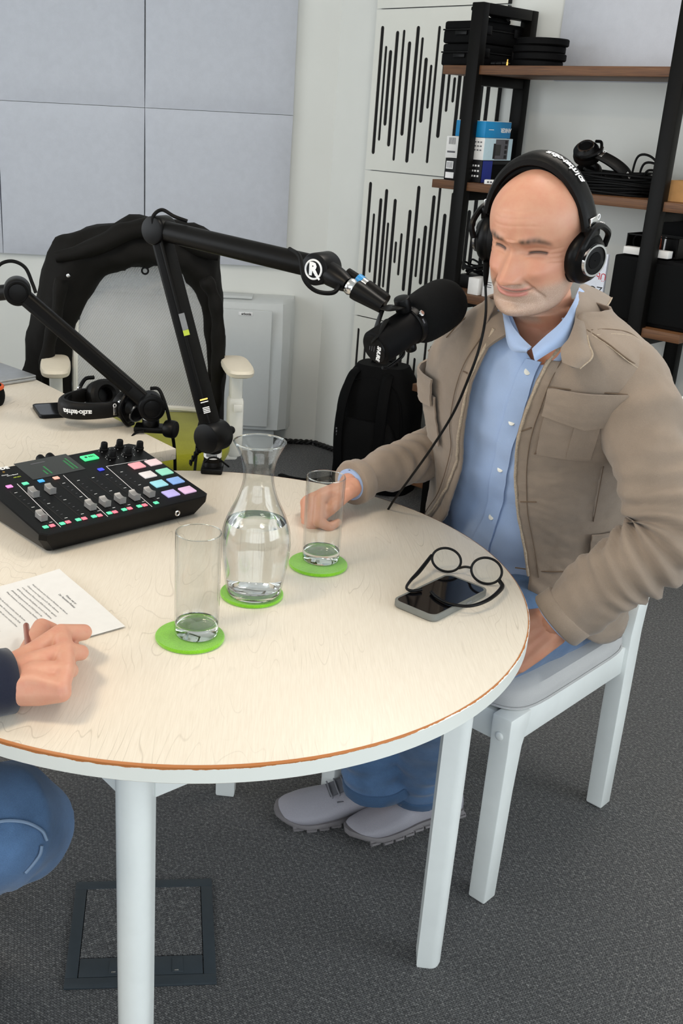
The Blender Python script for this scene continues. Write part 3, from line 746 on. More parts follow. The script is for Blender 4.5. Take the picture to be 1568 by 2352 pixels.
# ------------------------------------------------------------------ backpack on the floor before the wall
bx0 = atz(858, 1062, 0); bp = thing('backpack', 'black backpack standing on the carpet against the slotted panels', 'backpack', (.40, 4.17, 0), R(-28))
rings = []
for i in range(21):
    v = i/20; z = .52*v
    w = .175*(1-.05*(1-v)**2)*(1-max(0, v-.62)**2*2.8); d = .115*(1-.1*v)*(1-max(0, v-.7)**2*3.2)
    rings.append([(x*(1+.05*nz((x, y, z), 11)), y*(1+.06*nz((x, y, z), 11, 2))-.02*math.sin(v*3), zz) for x, y, zz in srect(w, d, z, 3.2, 44)])
part('bag', loft(rings), 'backpack_black', bp)
rings = []
for i in range(13):
    v = i/12; w = .135*(1-max(0, v-.7)**2*3); d = .035*(1-abs(2*v-1)**4*.7)
    rings.append([(x*(1+.05*nz((x, y, v), 12)), y-.135, .03+.28*v) for x, y, z in srect(w, d, 0, 3, 36)])
part('front_pocket', loft(rings), 'backpack_black', bp)
for s, nm in ((-.09, 'strap'), (.06, 'strap')):
    part(nm, tube(spl([(s*.8, -.02, .50), (s, -.10, .485), (s*1.15, -.150, .38), (s*1.2, -.168, .25), (s*1.1, -.165, .10), (s, -.13, .05)], 8), .022, 10, flat=.35), 'black_matte', bp)
part('handle', tube(spl([(-.05, 0, .495), (-.04, 0, .535), (.04, 0, .535), (.05, 0, .495)], 8), .010, 8), 'black_matte', bp)
part('loose_strap', tube(spl([(-.15, -.10, .03), (-.22, -.16, .016), (-.30, -.20, .022), (-.36, -.17, .014)], 8), .016, 8, flat=.4), 'black_matte', bp)
part('zip_line', tube(spl([(-.13, -.118, .06), (-.142, -.112, .30), (-.10, -.10, .44), (0, -.092, .475), (.10, -.10, .44), (.142, -.112, .30), (.13, -.118, .06)], 8), .004, 6), 'black_rubber', bp)
part('logo_patch', gm(*[box(.006, .002, .009, (-.106-.0015*k, -.1745, .205+.0125*k), .001) for k in range(6)]), 'print_grey', bp)

# ------------------------------------------------------------------ office chair with the coat over it
oc = thing('office_chair', 'white office chair with grey mesh back and green seat behind the desk', 'chair', (-.43, 3.19, 0), R(180+12))
OM = mw(oc)
def bowl(w, d, z, h, e=3.2):
    out = []
    for k, (sc, zz) in enumerate(((.80, 0), (.95, .15), (1.0, .45), (1.0, .7), (.96, .9), (.86, 1.0))): out.append([(x, y, z+h*zz+.012*(abs(x)/w)**2) for x, y, q in srect(w*sc, d*sc, 0, e, 40)])
    return loft(out)
part('seat', bowl(.255, .25, .40, .085), 'seat_green', oc)
part('seat_plate', box(.3, .3, .03, (0, 0, .385), .008), 'white_plastic', oc)
part('column', gm(cyl((0, 0, .11), (0, 0, .26), .032), cyl((0, 0, .2), (0, 0, .385), .022)), 'grey_plastic', oc)
for k in range(5):
    a = 2*math.pi*k/5+.3; c, s = math.cos(a), math.sin(a)
    b_ = part('base_leg', tube([(0, 0, .11), (.15*c, .15*s, .10), (.30*c, .30*s, .075)], [.03, .024, .018], 10), 'white_plastic', oc)
    part('caster', gm(rcyl((.30*c-.022*s, .30*s+.022*c, .026), (.30*c-.004*s, .30*s+.004*c, .026), .026, .004, 18), rcyl((.30*c+.004*s, .30*s-.004*c, .026), (.30*c+.022*s, .30*s-.022*c, .026), .026, .004, 18), cyl((.30*c, .30*s, .03), (.30*c, .30*s, .07), .008)), 'black_plastic', b_)
# mesh back: slightly dished sheet (local -y is the rear of the chair because it faces the desk)
def backpt(u, v, o=0): return ((u*.225*(1-.12*v*v)), -.215-.05*v+.055*(1-u*u)*-1+o+.055, .50+.55*v)
rows = [[backpt(j/12*2-1, i/14) for j in range(13)] for i in range(15)]
part('mesh_back', sheet(rows, .003), 'chair_mesh', oc)
fr = [backpt(-1, i/14) for i in range(15)]+[backpt(j/12*2-1, 1) for j in range(1, 13)]+[backpt(1, 1-i/14) for i in range(1, 15)]+[backpt(1-j/12*2, 0) for j in range(1, 13)]
part('back_frame', tube(fr, .010, 8), 'white_plastic', oc)
part('lumbar_pad', sheet([[backpt(-.55+1.1*j/8, .10+.12*i/4, -.014) for j in range(9)] for i in range(5)], .012), 'white_plastic', oc)
for k in range(9): part('lumbar_slot', tube([backpt(-.4+.1*k, .12, -.029), backpt(-.4+.1*k, .20, -.029)], .0035, 6), 'print_grey', oc)
part('back_stem', tube(spl([(0, -.05, .385), (0, -.2, .40), (0, -.27, .5), (0, -.29, .72)], 6), .026, 10), 'white_plastic', oc)
for s in (1, -1):
    part('arm_post', gm(xf(box(.05, .06, .2, (0, 0, .49), .012), TR(s*.283, -.02, 0)), xf(box(.04, .05, .12, (0, 0, .62), .010), TR(s*.283, -.02, 0)), xf(box(.12, .05, .03, (-s*.05, 0, .395), .008), TR(s*.283, -.02, 0))), 'white_plastic', oc)
    part('arm_button', box(.03, .012, .025, (s*.283, .034, .565), .003), 'white_plastic', oc)
    rr = [[(x+s*.283, y-.01, z) for x, y, q in srect(w, d, 0, 3.4, 28)] for w, d, z in ((.036, .10, .675), (.044, .115, .680), (.046, .12, .692), (.043, .115, .700), (.03, .10, .703))]
    part('arm_pad', loft(rr), 'armrest_cream', oc)
# coat over the back rest: one band of cloth bent round the frame
def ocw(x, z, y): return Vector((x, y, z))
YB = 3.40
nC = Vector((-math.sin(R(12)), math.cos(R(12)), 0))
def pxy(x, y, Y=YB): return onp(x, y, Vector((-.43, Y, 0)), nC)
inner = [(185, 985), (168, 900), (166, 830), (186, 730), (232, 640), (292, 618), (340, 614), (385, 618), (430, 645), (462, 705), (474, 790), (478, 880), (478, 960)]
outer = [(62, 985), (52, 905), (58, 825), (80, 705), (122, 565), (178, 528), (318, 497), (430, 512), (497, 548), (507, 620), (514, 720), (518, 850), (512, 975)]
inn = spl([pxy(*p, YB-.02) for p in inner], 7); out_ = spl([pxy(*p, YB+.03) for p in outer], 7); rings = []
for i, (a, b) in enumerate(zip(inn, out_)):
    c = (a+b)/2; h = (b-a)/2; u = i/(len(inn)-1); top = math.exp(-((u-.5)/.28)**2); ring = []
    for k in range(28):
        q = 2*math.pi*k/28; p = c+h*math.cos(q)*1.0+Vector((0, (.055+.035*top)*math.sin(q)*(1.0 if math.sin(q) < 0 else 1.5), 0))
        w = .016*nz((p.x*1.2, p.y, p.z*.7), 13, 1)+.008*nz((p.x*3, p.y, p.z), 20, 2)+.007*math.sin(p.z*34+p.x*22)*nz(p, 5, 5)
        ring.append(p+(p-c).normalized()*w)
    rings.append(ring)
ct = thing('coat', 'black coat hung over the back of the mesh office chair', 'coat', (-.43, YB, .45))
part('coat_body', loft(rings), 'coat_black', ct, world=True, angle=R(80))
# collar fold lying along the top
def colr(i, n):
    u = i/n; x = 128+375*u; y = 585-62*math.exp(-((u-.55)/.30)**2)+35*(u-.5)**2
    return pxy(x, y, YB-.075+.02*math.cos(u*9))
part('collar', tube([colr(i, 24) for i in range(25)], [.022+.016*math.sin(math.pi*i/24) for i in range(25)], 12, disp=lambda q, u, a: .010*nz(q, 18, 3), flat=.8), 'coat_black', ct, world=True, angle=R(80))
part('coat_lapel', tube(spl([pxy(140, 640, 3.28), pxy(130, 720, 3.27), pxy(112, 800, 3.28), pxy(108, 880, 3.3), pxy(120, 960, 3.31)], 6), [.034+.006*math.sin(i) for i in range(25)], 12, disp=lambda q, u, a: .010*nz(q, 14, 4), flat=.6), 'coat_black', ct, world=True, angle=R(80))
part('coat_sleeve', tube(spl([pxy(470, 640, 3.27), pxy(495, 700, 3.27), pxy(500, 790, 3.28), pxy(498, 880, 3.3), pxy(492, 960, 3.31)], 6), [.030+.006*math.sin(i*1.3) for i in range(25)], 12, disp=lambda q, u, a: .010*nz(q, 14, 5), flat=.7), 'coat_black', ct, world=True, angle=R(80))
b0 = pxy(158, 632, 3.24)
part('snap_button', rcyl(b0+Vector((0, .01, 0)), b0-Vector((0, .012, 0)), .006, .002, 16), 'silver', ct, world=True)
part('hanger_loop', torus(pxy(333, 622, 3.33), (1, 0, 0), (0, 0, 1), .010, .003, 20, 6), 'black_rubber', ct, world=True)

# ================================================================== round table
TZ = .740; TC = Vector((-.125, 1.545, 0)); TRr = .530
rt = thing('round_table', 'round cream table with a worn edge and white legs, in the foreground', 'table', (TC.x, TC.y, 0))
part('table_top', xf(lathe([(.001, -.027), (TRr-.004, -.027), (TRr-.0005, -.0235), (TRr-.0008, -.001), (TRr-.003, 0), (.001, 0)], 160), TR(0, 0, TZ)), 'table_cream', rt)
o = part('edge_band', lathe([(TRr-.0006, -.024), (TRr+.0004, -.0235), (TRr+.0004, -.002), (TRr-.0012, -.0002), (TRr-.0022, .0002)], 160), 'table_edge', rt); o.location.z = TZ
la = R(-5.0); lr = .446; legs = [Vector((lr*math.cos(la+k*math.pi/2), lr*math.sin(la+k*math.pi/2), 0)) for k in range(4)]
for k in range(4):
    q = Matrix.Translation(legs[k]) @ RZ(la+k*math.pi/2)
    rings = []
    for z, s in ((0, .92), (.006, 1), (.3, 1.06), (.713, 1.1)):
        ring = [(-.022*s, -.021*s, z)]
        ring += [((.002+.020*math.cos(a))*s, .0215*math.sin(a)*s, z) for a in [R(-90+180*j/10) for j in range(11)]]+[(-.022*s, .021*s, z)]
        rings.append(ring)
    part('leg', xf(loft(rings), q), 'white_paint', rt)
    a, b = legs[k], legs[(k+1) % 4]; d = (b-a); L = d.length; d.normalize()
    part('apron', xf(box(L-.05, .02, .085, (L/2, 0, .667), .002), basis(d, UP.cross(d), UP, a)), 'white_paint', rt)
# ------------------------------------------------------------------ white desk behind it
c1, c2 = atz(405, 1030, TZ), atz(0, 830, TZ); ed = (c2-c1).normalized(); en = Vector((ed.y, -ed.x, 0)); en = -en if en.x > 0 else en   # en points left
dk = thing('desk', 'white rectangular desk behind the round table', 'table', tuple(c1.xy)+(0,))
DM = basis(ed, en, UP, Vector((c1.x, c1.y, 0)))
part('desk_top', xf(box(1.6, .80, .026, (.8, .40, TZ-.013), .0025), DM), 'table_cream', dk, world=True)
for x, y in ((.07, .06), (1.53, .06), (.07, .74), (1.53, .74)): part('leg', xf(box(.05, .05, TZ-.027, (x, y, (TZ-.027)/2), .004), DM), 'white_paint', dk, world=True)
part('frame', xf(gm(box(1.42, .03, .05, (.8, .06, TZ-.055)), box(1.42, .03, .05, (.8, .74, TZ-.055))), DM), 'white_paint', dk, world=True)
# ------------------------------------------------------------------ coasters, glasses, carafe
def gz(q, r=None): return atz(q[0], q[1], TZ)
cos_ = [atz(436, 1463, TZ+.002), atz(578, 1364, TZ+.002), atz(730, 1296, TZ+.002)]
for c, lab in zip(cos_, ('green felt coaster under the empty glass nearest the camera', 'green felt coaster under the water carafe', 'green felt coaster under the glass before the man')):
    solo('coaster', xf(lathe([(.001, 0), (.0485, 0), (.0497, .0012), (.0497, .0042), (.0485, .0055), (.001, .0055)], 56), TR(c.x, c.y, TZ+.0003)), 'felt_green', lab, 'coaster', 'green felt coasters')
CZ = TZ+.0062
def glass(c, lab, h, r):
    t = thing('water_glass', lab, 'glass', (c.x, c.y, CZ), group='tall water glasses')
    part('tumbler', lathe([(.001, .0), (r-.003, 0), (r-.0005, .002), (r, .005), (r, .02), (r+.0008, h-.002), (r+.0004, h-.0005), (r-.0006, h), (r-.0016, h-.001), (r-.0014, h-.004), (r-.0022, .026), (r-.005, .0195), (.001, .0185)], 56), 'clear_glass', t)
    part('thick_base', lathe([(.001, .0015), (r-.003, .0015), (r-.0012, .004), (r-.0012, .019), (r-.0045, .0188), (.001, .018)], 56), 'solid_glass', t)
    part('rim', torus((0, 0, h-.0008), (1, 0, 0), (0, 1, 0), r-.0004, .0009, 56, 8), 'solid_glass', t)
glass(atz(451, 1455, CZ), 'empty tall glass on the coaster nearest the camera', .158, .0318)
glass(atz(736, 1285, CZ), 'empty tall glass in front of the hand of the man in the taupe jacket', .150, .0318)
cc = atz(582, 1362, CZ)
ca = thing('carafe', 'clear glass carafe half full of water with a flared neck', 'carafe', (cc.x, cc.y, CZ))
prof = [(.0395, 0), (.0425, .004), (.0455, .02), (.0505, .05), (.0535, .075), (.0535, .095), (.0500, .115), (.0425, .135), (.0330, .155), (.0260, .175), (.0232, .19), (.0232, .203), (.0260, .218), (.0310, .231), (.0370, .243), (.0392, .247)]
pp = spl([(a, b, 0) for a, b in prof], 4); po = [(p.x, p.y) for p in pp]
wall = [(.001, 0)]+po+[(.0385, .2485), (.0372, .2475)]+[(max(.001, a-.0022), b) for a, b in reversed(po) if b > .012]+[(.03, .0085), (.001, .0075)]
part('carafe_glass', lathe(wall, 64), 'clear_glass', ca)
WL = .122
win = [(a-.0026, b) for a, b in po if .012 < b < WL]
part('water', lathe([(.001, .009), (.03, .010)]+win+[(win[-1][0]-.0008, WL), (.001, WL)], 64), 'water', ca)
part('thick_base', lathe([(.001, .001), (.038, .001), (.041, .005), (.0405, .0078), (.03, .0078), (.001, .007)], 56), 'solid_glass', ca)
part('rim', torus((0, 0, .2478), (1, 0, 0), (0, 1, 0), .0388, .0012, 60, 8), 'solid_glass', ca)
# ------------------------------------------------------------------ phone and spectacles
def phone(name, lab, P0, P1, P2, case, z, th=.0115, lens=True):
    """P0 near-left corner, P1 along the long side, P2 along the short side"""
    x = (P1-P0); y = (P2-P0); lx, ly = x.length, y.length; x.normalize(); y = (y-x*y.dot(x)).normalized(); c = P0+(P1-P0)/2+(P2-P0)/2
    t = thing(name, lab, 'phone', mtx=basis(x, y, UP, Vector((c.x, c.y, z))))
    def rr(w, d, zz, r=.012, n=6):
        out = []
        for sx, sy, a0 in ((1, 1, 0), (-1, 1, 90), (-1, -1, 180), (1, -1, 270)):
            for k in range(n+1): a = R(a0+90*k/n); out.append((sx*(w/2-r)+r*math.cos(a), sy*(d/2-r)+r*math.sin(a), zz))
        return out
    part('case', loft([rr(lx-.003, ly-.003, 0), rr(lx, ly, .0018), rr(lx, ly, th-.001), rr(lx-.001, ly-.001, th), rr(lx-.006, ly-.006, th), rr(lx-.007, ly-.007, th-.0012)]), case, t)
    part('screen', loft([rr(lx-.007, ly-.007, th-.002, .010), rr(lx-.007, ly-.007, th-.0006, .010)]), 'black_gloss', t, angle=R(20))
    part('side_button', gm(box(.014, .0016, .003, (lx*.12, -ly/2, th*.55), .0006), box(.008, .0016, .003, (-lx*.02, -ly/2, th*.55), .0006)), 'grey_plastic', t)
    return t
zp = TZ+.0115
pA, pB, pC = atz(1000, 1416, zp), atz(1126, 1352, zp), atz(897, 1378, zp)
phone('smartphone', 'smartphone in a grey case lying face up under the spectacles', pA, pB, pC, 'phone_case', TZ+.0004)
sg = thing('spectacles', 'black round-framed spectacles resting open across the phone', 'glasses', tuple(atz(1060, 1330, TZ)))
def el_px(x, y, z): return atz(x, y, z)
rims = []
for (cx, cy, hx, hy, bx_, by_) in ((1025, 1286, 35, 28, 1034, 1313), (1117, 1311, 37, 31, 1127, 1341)):
    bot = atz(bx_, by_, TZ+.004); pl = Vector(bot); nrm = (CAM-bot); nrm.z = nrm.length*.25; nrm.normalize()   # rims stand nearly upright
    c = onp(cx, cy, pl, nrm); ex = onp(cx+35, cy+10, pl, nrm)-c; ex.normalize(); ey = nrm.cross(ex)
    rx_ = (onp(cx+hx, cy, pl, nrm)-c).length; ry_ = (onp(cx, cy-hy, pl, nrm)-c).length
    part('rim', torus(c, ex, ey, rx_-.001, .0021, 48, 10, ry=ry_-.001), 'black_plastic', sg, world=True)
    ring = [c+ex*(rx_-.0015)*math.cos(a)+ey*(ry_-.0015)*math.sin(a) for a in [2*math.pi*k/40 for k in range(40)]]
    part('lens', loft([[p-nrm*.0006 for p in ring], [p+nrm*.0006 for p in ring]]), 'lens_glass', sg, world=True)
    rims.append((c, ex, ey, rx_, ry_, nrm))
(cA, exA, eyA, rA, qA, nA), (cB, exB, eyB, rB, qB, nB2) = rims
pa, pb = cA+exA*rA*.92-eyA*qA*.38, cB-exB*rB*.98-eyB*qB*.1
part('bridge', tube(spl([pa, (pa+pb)/2+UP*.002, pb], 6), .0022, 8), 'black_plastic', sg, world=True)
hl = cA-exA*rA*1.02; hr = cB+exB*rB*.95-eyB*qB*.45
part('temple', tube(spl([hl, atz(962, 1313, TZ+.016), atz(943, 1333, TZ+.010), atz(933, 1350, TZ+.0145), atz(946, 1357, TZ+.0145), atz(968, 1354, TZ+.0148)], 6), spl1([.0032, .0036, .0028, .0022, .0024, .0026], 6), 10), 'black_plastic', sg, world=True)
part('temple', tube(spl([hr, atz(1152, 1350, TZ+.012), atz(1122, 1377, TZ+.0145), atz(1078, 1392, TZ+.0146), atz(1030, 1386, TZ+.0146), atz(1003, 1372, TZ+.0148), atz(990, 1360, TZ+.0148)], 6), spl1([.0034, .0038, .0032, .0026, .0024, .0026, .0028], 6), 10), 'black_plastic', sg, world=True)
# ------------------------------------------------------------------ sheets of paper
pp_ = thing('paper_sheets', 'printed white sheets of paper lying under the writing hand', 'paper', tuple(atz(100, 1400, TZ)))
q0, q1, q2 = atz(283, 1437, TZ+.003), atz(125, 1313, TZ+.003), atz(0, 1335, TZ+.003)     # right corner, upper corner, a point on the far long edge
px_ = (q1-q0).normalized(); py_ = (Vector((-px_.y, px_.x, 0))); py_ = py_ if py_.dot(Vector((-1, -.3, 0))) > 0 else -py_
pxl = .21; PM = basis(px_, py_, UP, q0)
def sheet_pts(zo, curl):
    rows = []
    for i in range(19):
        r = []
        for j in range(13):
            u, v = j/12, i/18; x, y = u*pxl, v*.297
            r.append(q0+px_*x+py_*y+UP*(zo+curl*(.010*u**4*(1-.4*v)+.004*math.sin(v*5+u*3)*u+.0035*math.sin(u*math.pi)*(1-v))))
        rows.append(r)
    return rows
for k, cu in enumerate((.15, .45, 1.0)): part('sheet', sheet([[p+Vector((.0015*k, -.001*k, 0)) for p in r] for r in sheet_pts(-.0022+.0012*k, cu)], .0002), 'white_label' if k < 2 else 'box_white', pp_, world=True)
S = sheet_pts(-.0022+.0024, 1.0)
def onpaper(u, v):
    x, y = u/pxl, v/.297; curl = .010*x**4*(1-.4*y)+.004*math.sin(y*5+x*3)*x+.0035*math.sin(x*math.pi)*(1-y)
    return q0+px_*u+py_*v+UP*(curl+.0009)
# text runs along +v... the reader sits at the left edge: lines run from far side (u large) to near side (u small), first line next to the right-hand short edge
lines = [(.030, 'Wissen, was ist', .0052, .105, True), (.037, 'Der Newsletter-Podcast', .0052, .105, True)]
para = ['Herzlich willkommen beim Podcast von Newsletter, mein Name ist', 'Christian und mein heutiger Gast ist Dr. Martin, willkommen,', 'er ist Oberarzt am Wiener Lorenz Böhler Krankenhaus, eigentlich', 'AUVA Traumazentrum Wien-Brigittenau, dort auch im Betriebsrat,', 'gleichzeitig Fachgruppenvertreter der Unfallchirurgen in der', 'Wiener Ärztekammer, in der Kurienversammlung. Herzlich willkommen!', '', 'Ja, ein Arzt, der am Schluss verzichten musste. Das ist eine', 'ungewöhnliche Situation. Wir kommen gleich auf den Punkt,', 'vorher haben wir uns zu sprechen, aber zuvor möchte ich Ihnen', 'noch einige Fragen zu Ihrem Fach stellen.', '', 'Kommen wir zu den Fragen. Was hat sich in der Zeit verändert,', 'wie ist die Lage heute?']
for i, l in enumerate(para): lines.append((.055+.0085*i, l, .0043, .0, False))
for v, s_, size, u0, cen in lines:
    if not s_: continue
    uu = u0 if cen else .185
    p = onpaper(uu, v); a = onpaper(max(.01, uu-.12), v); ex = (a-p).normalized(); ey = (ex.cross(UP))
    ey = -py_; nn = ex.cross(ey)
    if nn.z < 0: ey = py_; nn = ex.cross(ey)
    ts = text(s_, size, 'print_grey' if not cen else 'print_black', basis(ex, ey, nn, p), pp_, align='CENTER' if cen else 'LEFT', ext=.00005)
    # lay each line on the curved sheet
    inv = mw(pp_)
    for vx in ts.data.vertices:
        wp = inv @ vx.co; rel = wp-q0; u, vv = rel.dot(px_), rel.dot(py_)
        vx.co = inv.inverted() @ Vector((wp.x, wp.y, onpaper(u, vv).z))

# ================================================================== podcast mixer on the round table
zF, zB_ = TZ+.040, TZ+.076
mFL, mFR, mBR = atz(96, 1232, zF), atz(483, 1137, zF), atz(331, 1011, zB_)
mu = (mFR-mFL).normalized(); mv = (mBR-mFR); mv = (mv-mu*mv.dot(mu)); MD = mv.length; mv.normalize(); mn = mu.cross(mv); MWd = (mFR-mFL).length+.0
MX = thing('audio_mixer', 'black podcast mixing console with coloured pads and faders on the round table', 'mixer', tuple(((mFL+mFR)/2).xy)+(TZ,))
def mp(u, v, w=0): return mFL+mu*u+mv*v+mn*w
def mpx(x, y):                                    # crop pixel (scale 2.8, top 900) -> u, v on the top face
    p = onp(x/2.8, 900+y/2.8, mFL, mn); return (p-mFL).dot(mu), (p-mFL).dot(mv)
def mbox(u, v, su, sv, h, b=.0008, w=0): return xf(box(su, sv, h, (0, 0, h/2), b), basis(mu, mv, mn, mp(u, v, w)))
hu, hv = Vector((mu.x, mu.y, 0)).normalized(), Vector((mv.x, mv.y, 0)).normalized()
tp = [mp(0, 0), mp(MWd, 0), mp(MWd, MD), mp(0, MD)]
def inset(P, a, z):
    c = sum(P, Vector())/4; out = []
    for p in P:
        d = c-p; d.z = 0; q = p+d.normalized()*a; q.z = z; out.append(q)
    return out
r0 = inset(tp, .022, TZ+.004); r1 = [p-mn*.012 for p in tp]; r2 = [p-mn*.0015 for p in tp]; r3 = [p+((sum(tp, Vector())/4)-p).normalized()*.003 for p in tp]
def dens(r, c=.010):                              # clip the four corners
    out = []
    for k in range(4):
        p, a, b = r[k], r[k-1], r[(k+1) % 4]; out += [p+(a-p).normalized()*c, p+(b-p).normalized()*c]
    return out
part('housing', loft([dens(r) for r in (inset(tp, .03, TZ+.004), r0, r1, r2, r3)]), 'black_plastic', MX, world=True, angle=R(25))
for u, v in ((.03, .03), (MWd-.03, .03), (.03, MD-.03), (MWd-.03, MD-.03)):
    q = mp(u, v); part('rubber_foot', cyl((q.x, q.y, TZ+.0003), (q.x, q.y, TZ+.006), .008), 'black_rubber', MX, world=True)
for (x, y), mt in zip(((880,478),(985,458),(950,537),(1057,518),(1022,595),(1128,575),(1097,658),(1203,636)), ('pad_red','pad_blush','pad_white','pad_mint','pad_cyan','pad_blue','pad_violet','pad_orchid')):
    u, v = mpx(x, y); part('pad', mbox(u, v, .0275, .0235, .003, .001), mt, MX, world=True)
u, v = mpx(575, 428); rb = part('record_button', mbox(u, v, .032, .020, .0035, .001), 'led_green', MX, world=True)
text('● REC', .0075, 'print_black', basis(mu, mv, mn, mp(u, v, .0037)), rb)
for x, y in ((668,372),(768,355),(720,424),(822,406),(897,365)):
    u, v = mpx(x, y); kb = part('knob', xf(lathe([(.001, .0), (.0085, 0), (.0085, .003), (.0072, .004), (.0066, .014), (.0058, .0155), (.001, .0155)], 24), basis(mu, mv, mn, mp(u, v))), 'black_rubber', MX, world=True)
    for k in range(9):
        a = R(-130+260*k/8+90); part('tick', mbox(u+.0125*math.cos(a), v+.0125*math.sin(a), .0012, .0012, .0004, 0), 'print_white', kb, world=True, smooth=False)
c = [mpx(*p) for p in ((90, 462), (428, 402), (552, 500), (205, 566))]
su, sv = ((c[1][0]-c[0][0])+(c[2][0]-c[3][0]))/2, ((c[0][1]-c[3][1])+(c[1][1]-c[2][1]))/2; cu_, cv_ = sum(p[0] for p in c)/4, sum(p[1] for p in c)/4
sr = part('screen', mbox(cu_, cv_, abs(su), abs(sv), .0006, 0), 'screen_dark', MX, world=True, smooth=False)
for k, (fx, fh) in enumerate(((.32, .25), (.40, .45), (.82, .55), (.89, .65))):
    part('level_meter', mbox(cu_-su/2+fx*abs(su), cv_-abs(sv)*.38+fh*abs(sv)*.5, .0035, fh*abs(sv), .0009, 0), 'meter_green', sr, world=True, smooth=False)
part('status_line', mbox(cu_-abs(su)*.12, cv_+abs(sv)*.30, .03, .003, .0009, 0), 'print_grey', sr, world=True, smooth=False)
for (x, y), mt in zip(((60,612),(163,593),(264,576),(361,557),(648,502)), ('led_pink','led_mint','led_blue','led_salmon','led_indigo')):
    u, v = mpx(x, y); part('channel_button', mbox(u, v, .0115, .0095, .0022, .001), mt, MX, world=True)
for a, b in (((110,592),(390,870)), ((407,537),(693,803)), ((683,480),(978,740)), ((683,480),(945,435))):
    p, q = mpx(*a), mpx(*b); A, B = mp(*p), mp(*q); d = (B-A); L = d.length; d.normalize()
    part('white_line', xf(box(L, .0009, .0003, (L/2, 0, .0002)), basis(d, mn.cross(d), mn, A)), 'print_white', MX, world=True, smooth=False)
slots = (((85,640),(288,862),(277,815)), ((183,622),(392,832),(245,660)), ((288,600),(497,806),(348,640)), ((390,580),(603,786),(583,748)), ((482,563),(702,766),(682,725)), ((577,545),(800,746),(778,705)), ((670,525),(892,726),(868,685)), ((760,508),(990,704),(962,665)))
for a, b, kx in slots:
    p, q = mpx(*a), mpx(*b); uu = (p[0]+q[0])/2; A, B = mp(uu, p[1]), mp(uu, q[1]); L = (B-A).length
    sl = part('fader_slot', mbox(uu, (p[1]+q[1])/2, .0022, L, .0003, 0), 'slot_black', MX, world=True, smooth=False)
    for k in range(9): part('scale_mark', mbox(uu+.0085, q[1]+L*(.05+.9*k/8), .0055 if k % 4 == 0 else .004, .001, .0003, 0), 'print_white' if k % 4 == 0 else 'print_grey', sl, world=True, smooth=False)
    v = mpx(*kx)[1]; rings = []
    for t_ in range(9):
        f = t_/8*2-1; h = .0105+.0028*abs(f)**2-.0; w_ = .0062
        rings.append([mp(uu-w_, v+f*.0105, .001), mp(uu-w_, v+f*.0105, h-.001), mp(uu-w_+.001, v+f*.0105, h), mp(uu+w_-.001, v+f*.0105, h), mp(uu+w_, v+f*.0105, h-.001), mp(uu+w_, v+f*.0105, .001)])
    part('fader_cap', loft(rings), 'fader_grey', MX, world=True, angle=R(30))
for ab in (((293,872),(335,863)), ((400,850),(437,840)), ((503,825),(541,817)), ((604,804),(640,797)), ((703,782),(738,775)), ((798,760),(833,752)), ((895,738),(929,731)), ((1003,716),)):
    for k, (x, y) in enumerate(ab):
        u, v = mpx(x, y); part('small_button', mbox(u, v, .0095, .0085, .002, .001), ('led_mint', 'led_red')[k], MX, world=True)
u, v = mpx(30, 492); text('RØDE', .0135, 'print_white', basis(mu, mv, mn, mp(u-.010, v, .0004)), MX, bold=.0006)
u, v = mpx(24, 516); part('led', xf(lathe([(.001, .0015), (.0022, .001), (.0024, 0)], 12), basis(mu, mv, mn, mp(u, v))), 'gold', MX, world=True)
u, v = mpx(75, 535); text('Class-A', .0042, 'print_white', basis(mu, mv, mn, mp(u-.005, v+.004, .0004)), MX, align='RIGHT'); text('Servo-Biased', .0042, 'print_white', basis(mu, mv, mn, mp(u+.012, v-.001, .0004)), MX, align='RIGHT'); text('APHEX', .0048, 'label_green', basis(mu, mv, mn, mp(u+.012, v-.012, .0004)), MX, align='RIGHT')
jk = onp(1143/2.8, 900+770/2.8, mp(0, -.004, 0), (hv*-1))
fj = mp((jk-mFL).dot(mu), -.0035, -.018)
part('headphone_jack', gm(torus(fj-hv*.002, hu, UP, .0042, .0016, 20, 8)), 'silver', MX, world=True)
# plugs behind the console
for k, px in enumerate((0, 22)):
    b = mp(.02+.055*k, MD+.001, -.022); part('xlr_socket', cyl(b, b+hv*.02, .011), 'silver' if k else 'gold', MX, world=True)
for px, py in ((105, 1052), (127, 1048)):
    u, v = mpx(px*2.8, (py-900)*2.8); q = mp(u, MD, -.012); part('rear_plug', rcyl(q, q+hv*.028+UP*.006, .0085), 'black_rubber', MX, world=True)

